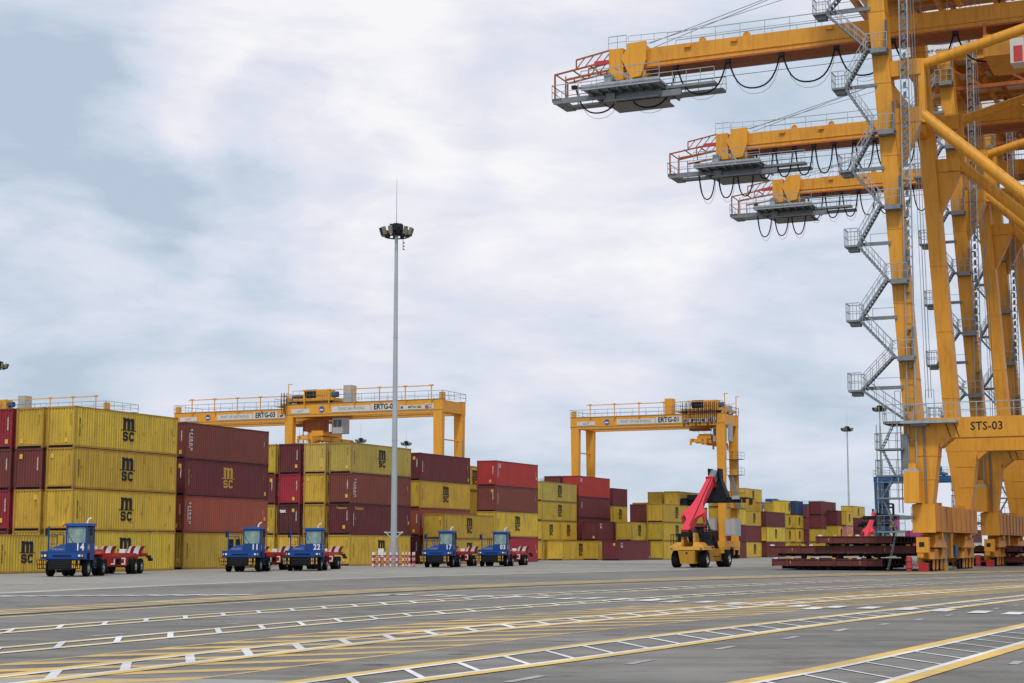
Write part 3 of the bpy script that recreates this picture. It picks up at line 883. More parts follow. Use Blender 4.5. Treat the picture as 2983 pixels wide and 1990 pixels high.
# ------------------------------------------------------------------ rubber tyred gantry cranes (local x = U, y = -V)
def rtg(px, Y, tag, label, paintm, trolley, signs=True, Ht=21.8, spreader=7.4, Hs=19.95, mark='PORT OF HAI PHONG', detail=True, hookz=13.0, cover=0.0):
    base = at(px, Y)
    t = thing('gantry_crane', label, 'gantry crane', base, ROWANG, 'rubber tyred gantry cranes over the container yard' if detail else 'blue gantry cranes in the distance')
    SP, G2, zb, zt = 23.5, 6.4, Hs, Ht
    O = paintm
    P = lambda a, b, z: (b, -a, z)
    bx = lambda mb, a0, a1, b0, b1, z0, z1: mb.box(b0, b1, -a1, -a0, z0, z1)
    for b in (0, G2):
        bx(MB(), -.72, SP + .72, b - .45, b + .45, zb, zt - .06).build('main_girder', O, t)
        f = MB()
        bx(f, -.75, SP + .75, b - .53, b + .53, zt - .06, zt)
        bx(f, -.72, SP + .72, b - .50, b - .45, zb + .30, zb + .36)
        f.build('girder_flange', M['galvd'] if detail else O, t)
    for a in (-.6, SP - .65):
        bx(MB(), a, a + 1.25, .45, G2 - .45, zb + .15, zt - .15).build('end_tie_beam', O, t)
    for a in (0, SP):
        for b in (0, G2):
            l = MB()
            l.hexa([P(a - .48, b - .42, 1.9), P(a - .48, b + .42, 1.9), P(a + .48, b + .42, 1.9), P(a + .48, b - .42, 1.9),
                    P(a - .66, b - .45, zb), P(a - .66, b + .45, zb), P(a + .66, b + .45, zb), P(a + .66, b - .45, zb)])
            l.build('leg', O, t)
        bx(MB(), a - .5, a + .5, -1.0, G2 + 1.0, 1.75, 2.65).build('sill_beam', O, t)
        for b in (.6, G2 - .6): bx(MB(), a - .45, a + .45, b - 1.6, b + 1.6, 1.3, 1.75).build('wheel_balancer', O, t)
        s = MB(); s.tube(P(a, .3, zb - 3.6), P(a, G2 - .3, zb - 3.6), .09, n=8)
        s.build('tie_rod', O, t)
        for b in (-.7, 1.9, G2 - 1.9, G2 + .7):
            w = MB(); w.lathe([(-.28, .30), (-.28, .72), (-.2, .78), (.2, .78), (.28, .72), (.28, .30)], P(a, b, .78), 'y', 16)
            wh = w.build('wheel', M['tyre'], t)
            MB().lathe([(-.24, .05), (-.26, .34), (.26, .34), (.24, .05)], P(a, b, .78), 'y', 12).build('rim', M['rim'], wh)
            y = MB(); bx(y, a - .42, a + .42, b - .22, b + .22, 1.0, 1.35); bx(y, a - .46, a - .34, b - .18, b + .18, .55, 1.3); bx(y, a + .34, a + .46, b - .18, b + .18, .55, 1.3); y.build('wheel_fork', O, t)
    # electric room and diesel room on the waterside sill, cabinets
    if detail:
        for (a0, a1, b0, b1, z0, z1, m) in ((SP - 1.8, SP - .75, -1.5, .0, 4.2, 6.0, 'conc'), (SP + .55, SP + 2.2, -.7, 2.0, 3.4, 5.9, 'conc'), (SP + .75, SP + 1.15, .8, 2.2, zb - 2.4, zb + .2, 'galv')) if tag == 'ERTG-01' else ():
            c = MB(); bx(c, a0, a1, b0, b1, z0, z1); cb = c.build('control_cabinet', M[m], t)
            d = MB(); bx(d, a0 + .15, a0 + (a1 - a0) * .48, b0 - .03, b0, z0 + .15, z1 - .15); bx(d, a0 + (a1 - a0) * .52, a1 - .15, b0 - .03, b0, z0 + .15, z1 - .15)
            d.build('cabinet_door', M['grey'], cb)
        l = MB()
        z = 7.0
        while z < zb - 4:      # ladder and platforms on the waterside far leg
            l.bar(P(SP + .85, G2 - .9, z), P(SP + .85, G2 - .4, z), .04); z += .4
        l.bar(P(SP + .85, G2 - .9, 6.5), P(SP + .85, G2 - .9, zb - 3.5), .05); l.bar(P(SP + .85, G2 - .4, 6.5), P(SP + .85, G2 - .4, zb - 3.5), .05)
        l.build('ladder', M['galvd'], t)
        for z in (7.6, 12.6, 15.0) if tag == 'ERTG-01' else ():
            p = MB(); bx(p, SP - .7, SP + 1.6, G2 - 1.5, G2 + .2, z, z + .08); railing(p, [P(SP - .7, G2 - 1.5, z), P(SP + 1.6, G2 - 1.5, z), P(SP + 1.6, G2 + .2, z)])
            p.build('landing', M['galvd'], t)
        st = MB()
        st.bar(P(SP + .9, G2 - 1.3, 7.7), P(SP - .4, G2 - 1.3, 12.6), .12, .3)
        st.bar(P(SP + 1.3, G2 - 1.3, 7.7), P(SP + .1, G2 - 1.3, 12.6), .1, .25)
        st.build('stair_flight', M['galvd'], t)
    # walkway, railings, festoon rail on top
    r = MB()
    for b in (-.52,):
        railing(r, [P(-.75, b, zt), P(SP + .7, b, zt)], 1.1, 2.0, .035)
    railing(r, [P(-.75, -.5, zt), P(-.75, G2 + .5, zt)], 1.1, 2.0, .035)
    railing(r, [P(SP + .75, -.5, zt), P(SP + .75, G2 + .5, zt)], 1.1, 2.0, .035)
    railing(r, [P(-.75, G2 + .52, zt), P(SP + .7, G2 + .52, zt)], 1.1, 2.4, .035)
    r.build('handrail', M['galvd'] if detail else O, t)
    if detail:
        f = MB()
        f.bar(P(2.2, -.95, zt + 1.75), P(SP - .5, -.95, zt + 1.75), .12)
        for k in range(6):
            a = 2.8 + k * 4.0
            f.bar(P(a, -.95, zt - .15), P(a, -.95, zt + 1.75), .11); f.bar(P(a, -.95, zt - .1), P(a, -.45, zt - .1), .12)
            bx(f, a - .25, a + .25, -1.1, -.8, zt + 1.7, zt + 1.9)
        f.build('festoon_rail', M['orange2'], t)
        for a in (-.45, SP + .35):
            e = MB(); bx(e, a - .2, a + .45, -.3, .35, zt, zt + .9); e.build('end_stop', O, t)
        for (aa, bb) in {'ERTG-01': ((SP + .5, .3), (SP + .5, G2)), 'ERTG-02': ((-.5, .2),)}.get(tag, ()):
            q = MB(); q.tube(P(aa, bb, zt), P(aa, bb, zt + 2.9), .07, n=6); q.bar(P(aa - .1, bb, zt + 2.9), P(aa + .55, bb, zt + 2.9), .1)
            q.build('lamp_post', O, t)
        if tag == 'ERTG-01':
            for (a0, a1, z1) in ((SP - .3, SP + .5, 1.3), (SP - 1.8, SP - .6, 1.6)):
                q = MB(); bx(q, a0, a1, 3.0, 4.2, zt, zt + z1); q.build('junction_cabinet', M['grey'], t)
    # festoon cable loops bunched next to the trolley
    tr = trolley
    if detail:
        side = -1 if tr > SP / 2 else 1
        for k in range(9 if tag == 'ERTG-01' else (2 if tag == 'ERTG-02' else 0)):
            a = tr + side * (-2.2 + .62 * k) if tr > SP / 2 else tr - 4.3 - .45 * k
            if a < -1.2: continue
            c = MB(); hang(c, P(a, -1.1, zt + 1.6), P(a + .42, -1.1, zt + 1.6), 3.1 + .25 * (k % 3), .055, 10)
            c.build('festoon_cable', M['black'], t)
    # trolley
    tm = MB(); bx(tm, tr - 3.3, tr + 3.3, -.4, G2 + .4, zt + .35, zt + .75); tf = tm.build('trolley_frame', O, t)
    for b in (0, G2):
        for a in (tr - 2.6, tr + 2.6):
            w = MB(); w.lathe([(-.1, .05), (-.1, .28), (.1, .28), (.1, .05)], P(a, b, zt + .27), 'x', 12); w.build('trolley_wheel', M['dark'], tf)
    d = MB()
    d.tube(P(tr - 1.9, 1.0, zt + 1.5), P(tr - .1, 1.0, zt + 1.5), .62, n=14)
    d.build('hoist_drum', M['dark'] if detail else O, tf)
    d = MB(); bx(d, tr + .1, tr + 1.5, .2, 2.0, zt + .75, zt + 2.0); d.build('gearbox', O, tf)
    d = MB(); bx(d, tr + 1.5, tr + 2.3, .3, 1.8, zt + .75, zt + 2.0); d.build('brake_housing', M['yelb'] if detail else O, tf)
    d = MB(); d.tube(P(tr + 2.4, 1.0, zt + 1.3), P(tr + 3.2, 1.0, zt + 1.3), .42, n=12); d.build('hoist_motor', M['bluec'], tf)
    r = MB(); railing(r, [P(tr - 3.3, -.4, zt + .75), P(tr + 3.3, -.4, zt + .75)], 1.1, 1.1, .035); railing(r, [P(tr - 3.3, G2 + .4, zt + .75), P(tr + 3.3, G2 + .4, zt + .75)], 1.1, 1.1, .035)
    bx(r, tr - 4.2, tr - 3.3, -.6, 3, zt + .3, zt + .38); railing(r, [P(tr - 4.2, -.6, zt + .38), P(tr - 4.2, 3, zt + .38)], 1.1, 1.0, .035)
    r.build('trolley_handrail', M['galvd'] if detail else O, tf)
    if detail:
        e = MB(); bx(e, tr + 4.3 if tr < SP / 2 else tr - 6.2, tr + 5.5 if tr < SP / 2 else tr - 5.0, .6, 2.2, zt + .05, zt + 2.5); er = e.build('electrical_house', M['grey'] if tr < SP / 2 else O, t) if tag != 'ERTG-03' else None
        # operator cab under the trolley
        ca = tr + 2.6 if tr < SP / 2 else tr + 1.4
        c = MB(); bx(c, ca, ca + 1.6, .6, 2.6, zb - 2.4, zb - .2); cb = c.build('operator_cab', M['grey'], tf)
        w = MB(); bx(w, ca + .15, ca + .7, .56, .6, zb - 1.5, zb - .5); bx(w, ca + .85, ca + 1.45, .56, .6, zb - 1.5, zb - .5); w.build('cab_window', M['glassd'], cb)
        mc = MB(); bx(mc, tr - 2.6, tr + .3, 1.4, 3.6, zb - (1.9 if tag == 'ERTG-02' else .6), zb - .3); mc.build('machinery_underframe', M['rust'], tf)
        mc = MB()
        railing(mc, [P(tr - 2.6, .8, zb - 3.7), P(tr + .8, .8, zb - 3.7)], 1.2, .5, .05); bx(mc, tr - 2.6, tr + .8, .8, 2.4, zb - 3.8, zb - 3.7)
        for a in (tr - 2.5, tr + .7): mc.bar(P(a, 1.2, zb - 3.7), P(a, 1.2, zb - .4), .1)
        if tag == 'ERTG-02': mc.build('access_platform', M['rust'], tf)
        # spreader hung on ropes, long axis along U
        hz = hookz
        ro = MB()
        for a in (tr - 1.6, tr + .2, tr + 1.4):
            for b in (1.8, 4.6): ro.tube(P(a, b, zt + .3), P(tr + (a - tr) * .6 - .2, b, hz + 1.6), .02, n=4)
        ro.build('hoist_rope', M['dark'], tf)
        s = MB()
        bx(s, tr - 1.1, tr + 1.1, .6, 5.8, hz + .9, hz + 1.35)
        for b in (1.0, 2.4, 4.0, 5.4): bx(s, tr - .9, tr + .9, b - .2, b + .2, hz + 1.35, hz + 1.65)
        hb = s.build('head_block', M['orange2'], t)
        s = MB()
        for a in (tr - .75, tr + .75): bx(s, a - .2, a + .2, -2.6, 9.2, hz + .25, hz + .75)
        for b in (-2.6, 0.3, 3.1, 6.0, 8.9): bx(s, tr - 1.2, tr + 1.2, b, b + .35, hz + .2, hz + .7)
        for b in (-2.6, 8.9):
            for a in (tr - 1.25, tr + 1.05): bx(s, a, a + .22, b, b + .35, hz - .25, hz + .3)
        s.build('spreader', M['orange2'], hb)
    if signs:
        y = -.512
        pl = [(1.9, 3.0, .62, 'socoTT', 'inkb', .44), (5.35, 1.05, .8, None, None, 0), (10.1, 7.4 * .72 + .9, .82, mark, 'inkg', .62), (15.4, 4.15, .98, tag, 'ink', 1.04), (19.9, 4.3, .58, 'MITSUI E&S', 'inkb', .50), (22.3, 1.25, .72, 'SWL', 'ink', .32)]
        for (a, w, h, s, ink, size) in pl:
            if s is None:
                p = MB(); p.tube(P(a, y + .03, (zb + zt) / 2 + .05), P(a, y - .02, (zb + zt) / 2 + .05), .42, n=18); bd = p.build('round_badge', M['inkb'], t)
                write('~', .9, M['white'], bd, P(a, y - .025, (zb + zt) / 2 + .0), RNEG, .06, 1.0, 'badge_wave')
                continue
            p = MB(); bx(p, a - w / 2, a + w / 2, y - .0, y + .03, zb + .5, zb + .5 + h); bd = p.build('sign_plate', M['sign'], t)
            if s == 'SWL':
                write('S.W.L', size, M['ink'], bd, P(a, y - .006, zb + .5 + h * .72), RNEG, .02); write('40.6t', size, M['ink'], bd, P(a, y - .006, zb + .5 + h * .28), RNEG, .02)
            elif s == 'MITSUI E&S':
                write(s, size * .9, M['ink'], bd, P(a + .15, y - .006, zb + .5 + h * .5), RNEG, .03, .92)
                q = MB(); bx(q, a - w / 2 + .12, a - w / 2 + .5, y - .008, y, zb + .62, zb + .5 + h - .12); q.build('sign_emblem', M['inkb'], bd)
                q = MB(); bx(q, a + w / 2 - .45, a + w / 2 - .1, y - .008, y, zb + .62, zb + .5 + h - .12); q.build('sign_emblem', M['inkr'], bd)
            else:
                write(s, size, M[ink], bd, P(a, y - .006, zb + .5 + h * .5), RNEG, .035 if ink == 'ink' else .01, .88 if ink == 'ink' else .80)
    return t


rtg(1679, 258.8, 'ERTG-01', 'orange gantry crane ERTG-01 standing over the centre container blocks', M['orange2'], 20.6, hookz=17.1)
rtg(840, 235, 'ERTG-02', 'orange gantry crane ERTG-02 crossing behind the tall light mast', M['orange2'], 3.9, mark='CANG HAI PHONG', hookz=16.4)
rtg(515, 250, 'ERTG-03', 'orange gantry crane ERTG-03 partly hidden behind the brown container stack', M['orange2'], 21.2, hookz=14)
_p = Vector((-57.4, 233, 0)) - V * 23.5
rtg(1491.5 + _p.x / _p.y * 4875, _p.y, 'ERTG-04', 'orange gantry crane at far left, only its top above the yellow containers', M['orange2'], 3.4, signs=False, hookz=14, Ht=21.0, Hs=19.6)
rtg(1512, 505, '', 'distant blue gantry crane left of ERTG-01, trolley above a red container', M['bluec'], 11.5, signs=False, detail=False, Ht=20.8, Hs=19.4)
rtg(2205, 610, '', 'distant blue gantry crane behind the short container columns', M['bluec'], 5.2, signs=False, detail=False, Ht=17.2, Hs=15.8)
rtg(2563, 300, '', 'blue gantry crane seen through the legs of the nearest quay crane', M['bluec'], 8, signs=False, detail=False, Ht=14.3, Hs=13.3)

# ------------------------------------------------------------------ light masts


def mast(pos, label, fence=False, arms=12, group=None, scale=1.0):
    t = thing('light_mast', label, 'light mast', pos, 0, 'high light masts of the yard')
    n = 16 if fence else 8
    MB().tube((0, 0, 0), (0, 0, 1.75), .48, n=n).build('pedestal', M['conc'], t)
    p = MB(); prof = [(1.6, .40), (1.75, .29), (30.55, .145)]
    for (a, b) in zip(prof[:-1], prof[1:]): p.tube((0, 0, a[0]), (0, 0, b[0]), a[1], b[1], n=n, caps=False)
    for z in (11.2, 20.5): p.tube((0, 0, z), (0, 0, z + .12), .27 if z < 15 else .215, n=n)
    p.build('pole', M['pole'], t)
    MB().tube((0, 0, 30.55), (0, 0, 35.1), .045, .02, n=6).build('lightning_rod', M['pole'], t)
    r = MB()
    for i in range(16):
        a0, a1 = 2 * math.pi * i / 16, 2 * math.pi * (i + 1) / 16
        for rr, z in ((1.05, 29.80), (.75, 30.05)): r.bar((rr * math.cos(a0), rr * math.sin(a0), z), (rr * math.cos(a1), rr * math.sin(a1), z), .10)
        if i % 2 == 0: r.bar((.15 * math.cos(a0), .15 * math.sin(a0), 30.25), (1.1 * math.cos(a0), 1.1 * math.sin(a0), 29.95), .08)
    r.tube((0, 0, 29.95), (0, 0, 30.65), .34, n=12)
    r.build('lamp_ring', M['dark'], t)
    tb = MB()
    for i in range(6):
        a0 = 2 * math.pi * i / 6 + .3; tb.box(.45 * math.cos(a0) - .17, .45 * math.cos(a0) + .17, .45 * math.sin(a0) - .17, .45 * math.sin(a0) + .17, 30.30, 30.95)
    tb.tube((0, 0, 30.55), (0, 0, 31.05), .2, n=8); tb.build('winch_head', M['dark'], t)
    for i in range(arms):
        a = 2 * math.pi * (i + .35) / arms
        m = MB(); rad = 1.25
        c, s_ = math.cos(a), math.sin(a)
        q = lambda x, y, z: (c * x - s_ * y, s_ * x + c * y, z)
        m.hexa([q(rad - .1, -.165, 29.95), q(rad + .14, -.165, 29.87), q(rad + .14, .165, 29.87), q(rad - .1, .165, 29.95), q(rad + .12, -.165, 30.61), q(rad + .34, -.165, 30.53), q(rad + .34, .165, 30.53), q(rad + .12, .165, 30.61)])
        m.bar(q(1.0, 0, 29.95), q(rad + .1, 0, 30.00), .07)
        m.build('floodlight', M['lamp'] if (i % 3 and s_ < .5) else M['dark'], t)
    if fence:
        b = MB()
        for sx in (-1, 1):
            b.bar((sx * .25, -.1, 3.05), (sx * .75, -.1, 3.05), .05); b.bar((sx * .25, -.1, 2.6), (sx * .75, -.1, 3.05), .04); b.bar((sx * .5, -.1, 2.82), (sx * .5, -.1, 3.05), .03)
            b.box(sx * .75 - .08, sx * .75 + .08, -.16, -.04, 3.0, 3.1)
        b.build('bracket', M['white'], t)
        r = MB(); r.tube((.62, -.2, 28.55), (.62, -.2, 29.85), .03, n=5)
        for z in (28.65, 28.95, 29.25): r.bar((.62, -.2, z), (.78, -.2, z - .1), .07)
        r.build('cable_hook', M['dark'], t)
    return t


MP = at(1147, 149.0)
mast(MP, 'tall grey light mast in the foreground inside a red and white fence', True)
mast(at(1181, 462), 'distant light mast just right of the tall near mast')
mast(at(1047.5, 449), 'distant light mast left of the tall near mast, barely above containers')
mast(at(2476, 405), 'distant light mast between the gantry crane and the quay cranes')
mast(at(2573, 345), 'distant light mast beside the quay crane stairs')
mast(at(-24, 262), 'light mast cut by the left picture edge, only lamps showing')

f = thing('safety_fence', 'red and white striped post and rail fence round the mast foot', 'fence', MP)
W2, D2 = 1.72, 1.6
posts = [(x, -D2) for x in (-1.72, -1.15, -.65, -.16, .39, .95, 1.5)] + [(x, D2) for x in (-1.35, -.95, .15, 1.0, 1.3, 1.75)] + [(-1.75, 0), (1.75, -.5), (1.75, .6), (-1.75, .8)]
pw, pr = MB(), MB()
for k in range(5):
    (pr if k % 2 else pw).tube((0, 0, .05 + k * .25), (0, 0, .05 + (k + 1) * .25), .075, n=8)
pr.tube((0, 0, 0), (0, 0, .05), .09, n=8)
mw_, mr_ = pw.mesh('post'), pr.mesh('stripe')
for (x, y) in posts:
    p = link('post', mw_, M['white'], f, (x, y, 0))
    link('red_bands', mr_, M['inkr'], p)
for z in (.30, .68, 1.0):
    for (p, q) in (((-W2, -D2), (1.5, -D2)), ((-1.75, D2), (1.75, D2)), ((-1.75, -D2), (-1.75, D2)), ((1.75, -D2), (1.75, D2))):
        MB().tube((*p, z), (*q, z), .035, n=6).build('rail', M['inkr'], f)
cbx = thing('power_cabinet', 'small whitish power cabinet on a post inside the mast fence', 'cabinet', MP + Vector((-1.15, .3, 0)))
MB().box(-.26, .26, -.18, .18, .85, 1.62).build('cabinet_body', M['sign'], cbx)
MB().box(-.22, .22, -.20, -.18, .9, 1.57).build('door', M['white'], cbx)
MB().box(-.06, .06, -.06, .06, 0, .85).build('post', M['galvd'], cbx)

# ------------------------------------------------------------------ terminal tractors and trailers
def wheel(parent, x, y, r, w, side, name='wheel', dual=False):
    m = MB(); m.lathe([(-w / 2, r * .55), (-w / 2, r * .93), (-w / 2 + .04, r), (w / 2 - .04, r), (w / 2, r * .93), (w / 2, r * .55)], (x, y, r), 'x', 22)
    o = m.build(name, M['tyre'], parent)
    s = 1 if side > 0 else -1
    q = MB(); e = w / 2
    q.lathe([(s * (e - .02), r * .57), (s * (e - .10), r * .52), (s * (e - .14), r * .30), (s * (e + (-.02 if dual else .03)), r * .24), (s * (e + (.0 if dual else .05)), r * .02)], (x, y, r), 'x', 16)
    q.build('rim', M['rim'], o)
    return o


def tractor(px, Y, phi, num, label):
    c = at(px, Y)
    t = thing('terminal_tractor', label, 'tractor', c, -R(phi), 'blue terminal tractors parked along the containers')
    BL, B2 = M['blue'], M['blue2']
    ch = MB(); ch.box(-.45, .45, .5, 5.2, .62, .98); ch.box(-1.2, 1.2, .6, 1.6, .98, 1.1); ch.box(-.55, .55, 3.0, 5.2, .98, 1.18)
    ch.build('chassis', M['dark'], t)
    # front end
    b = MB(); b.hexa([(-1.30, .02, 1.10), (1.30, .02, 1.10), (1.30, .5, 1.10), (-1.30, .5, 1.10), (-1.30, -.02, 1.38), (1.30, -.02, 1.38), (1.30, .5, 1.38), (-1.30, .5, 1.38)])
    bm_ = b.build('bumper_panel', B2, t)
    MB().box(-.62, .52, -.035, .0, 1.20, 1.28).build('grille_slot', M['dark'], bm_)
    MB().box(-1.33, 1.33, -.05, .5, 1.04, 1.10).build('bumper_lip', BL, t)
    for sx in (-1, 1):
        h = MB(); h.box(sx * 1.08 - .17, sx * 1.08 + .17, -.05, .0, 1.15, 1.34); hl = h.build('headlight', M['dark'], t)
        MB().box(sx * 1.02 - .07, sx * 1.02 + .07, -.07, -.05, 1.18, 1.31).build('lamp_lens', M['white'], hl)
        MB().box(sx * 1.2 - .04, sx * 1.2 + .04, -.07, -.05, 1.18, 1.31).build('indicator', M['sticker'], hl)
    MB().box(-1.33, 1.33, .0, 1.9, 1.38, 1.50).build('deck', BL, t)
    hd = MB(); hd.hexa([(-1.0, .06, 1.50), (.12, .06, 1.50), (.12, 2.0, 1.50), (-1.0, 2.0, 1.50), (-.58, .55, 1.82), (.12, .55, 1.82), (.12, 2.0, 1.82), (-.58, 2.0, 1.82)])
    hd.build('engine_hood', BL, t)
    MB().box(-.50, -.02, .9, 1.7, 1.82, 1.90).build('air_intake', B2, t)
    # cab
    cb = MB(); cb.box(.10, 1.36, .16, 1.75, 1.45, 1.98); cb.box(.10, .20, .22, 1.75, 1.98, 2.98); cb.box(1.27, 1.36, .22, .34, 1.98, 2.98); cb.box(1.27, 1.36, 1.62, 1.75, 1.98, 2.98)
    cb.box(.10, 1.36, 1.68, 1.75, 1.98, 2.98); cb.box(.20, 1.27, .2, .26, 2.90, 2.98)
    cab = cb.build('cab', BL, t)
    MB().box(.06, 1.40, .12, 1.80, 2.98, 3.14).build('cab_roof', B2, t)
    w = MB(); w.hexa([(.20, .18, 1.99), (1.27, .18, 1.99), (1.27, .21, 1.99), (.20, .21, 1.99), (.20, .25, 2.90), (1.27, .25, 2.90), (1.27, .28, 2.90), (.20, .28, 2.90)])
    ws = w.build('windscreen', M['glass'], t)
    wp = MB(); wp.bar((.55, .165, 2.0), (.28, .20, 2.42), .022); wp.bar((.28, .19, 2.42), (.24, .17, 2.02), .02); wp.bar((.28, .20, 2.42), (.24, .235, 2.6), .02); wp.build('wiper', M['ink'], ws)
    MB().box(1.325, 1.345, .36, 1.60, 1.90, 2.90).build('side_window', M['glassd'], t)
    MB().box(.14, .16, .3, 1.68, 1.98, 2.9).build('inner_window', M['glassd'], t)
    write(num, .56, M['white'], t, (.98, .150, 1.73), RX, .03, .86, 'number', 1.1)
    write(num, .42, M['white'], t, (1.366, .55, 1.72), (R(90), 0, R(90)), .045, .72, 'number')
    write('TERBERG', .14, M['inkg'], t, (-.36, .20, 1.60), (R(56), 0, 0), .03, 1.3, 'wordmark')
    # exhaust, mirrors, railings
    e = MB(); e.tube((.82, 1.95, 1.6), (.82, 1.95, 3.25), .06, n=8); e.path([(.82, 1.95, 3.22), (.86, 1.95, 3.36), (.98, 1.95, 3.46), (1.05, 1.95, 3.47)], .055, 8)
    e.build('exhaust_pipe', M['white'], t)
    p = MB(); p.bar((-.95, .25, 1.50), (-.95, .25, 2.95), .08); p.build('mirror_post', BL, t)
    m = MB(); m.box(-1.14, -1.0, .15, .22, 2.42, 2.84); m.bar((-1.05, .2, 2.8), (-.95, .25, 2.8), .03); m.build('mirror', M['dark'], t)
    m = MB(); m.box(1.50, 1.66, .25, .33, 2.42, 2.86); m.bar((1.36, .3, 2.8), (1.55, .3, 2.8), .03); m.build('mirror', M['dark'], t)
    MB().box(-.08, .10, .3, .42, 3.0, 3.1).build('marker_lamp', M['inkr'], t)
    r = MB()
    r.bar((-.95, .3, 2.48), (-.1, .3, 2.48), .03); r.bar((-.95, .3, 1.92), (-.6, .3, 1.92), .03)
    r.bar((-.55, 1.8, 1.5), (-.55, 1.8, 2.45), .06); r.bar((-.35, 1.8, 1.5), (-.35, 1.8, 2.45), .05); r.bar((-.95, .3, 2.48), (-.55, 1.8, 2.45), .03); r.bar((-.45, .35, 1.9), (-.45, .35, 2.46), .04)
    r.build('handrail', BL, t)
    if num == '11':
        for x in (-1.12, -.62): MB().box(x, x + .26, 1.2, 1.5, 1.55, 2.3).build('air_tank', M['dark'], t)
    # radiator, guards
    MB().hexa([(-.86, .06, .42), (.50, .06, .42), (.50, .6, .42), (-.86, .6, .42), (-.92, .02, 1.04), (.56, .02, 1.04), (.56, .6, 1.04), (-.92, .6, 1.04)]).build('radiator', M['dark'], t)
    k = MB()
    for z in (.55, .68, .81, .93): k.box(-.80, .44, .0, .04, z, z + .05)
    k.build('radiator_grille', M['ink'], t)
    for sx in (-1, 1):
        gd = MB(); c0 = sx * 1.12 if sx < 0 else .84
        x0, x1 = (-1.42, -.95) if sx < 0 else (.58, 1.06)
        for i in range(5):
            x = x0 + (x1 - x0) * i / 4
            gd.bar((x, -.06, .46), (x - (.1 * (4 - i) / 4 if sx < 0 else 0), -.06, 1.02), .045)
        for z in (.5, .75, 1.0): gd.bar((x0, -.07, z), (x1, -.07, z), .045)
        gg = gd.build('guard_frame', M['ink'], t)
        for i in (0, 1, 3):
            x = x0 + (x1 - x0) * (i + .5) / 4
            MB().hexa([(x - .042, -.065, .5), (x + .042, -.065, .5), (x + .042, -.05, .5), (x - .042, -.05, .5), (x - .042 - (.06 if sx < 0 else 0), -.065, 1.0), (x + .042 - (.06 if sx < 0 else 0), -.065, 1.0), (x + .042, -.05, 1.0), (x - .042, -.05, 1.0)]).build('guard_stripe', M['yelb'], gg)
    st = MB(); st.box(1.05, 1.35, .9, 1.7, 1.0, 1.42); st.box(1.1, 1.36, 1.8, 2.2, .5, .56); st.box(1.1, 1.36, 1.8, 2.2, .85, .9)
    st.build('step', BL, t)
    MB().box(-1.2, -.4, 1.9, 2.9, .6, 1.15).build('fuel_tank', M['dark'], t); MB().box(.5, 1.15, 2.1, 2.9, .6, 1.1).build('battery_box', M['dark'], t)
    MB().box(.2, 1.55, 1.85, 2.35, 1.40, 1.45).build('catwalk', M['galv'], t)
    for sx in (-1, 1):
        wheel(t, sx * 1.08, 1.15, .50, .30, sx)
        wheel(t, sx * 1.10, 4.05, .50, .30, sx); wheel(t, sx * .76, 4.05, .50, .28, sx, dual=True)
        f = MB(); f.box(sx * .93 - .34, sx * .93 + .34, 3.5, 4.6, 1.07, 1.11); f.box(sx * .93 - .34, sx * .93 + .34, 3.46, 3.5, .5, 1.1); f.build('mudguard', M['dark'], t)
    fw = MB(); fw.box(-.45, .45, 3.5, 4.5, 1.18, 1.28); fw.build('fifth_wheel', M['dark'], t)
    return t


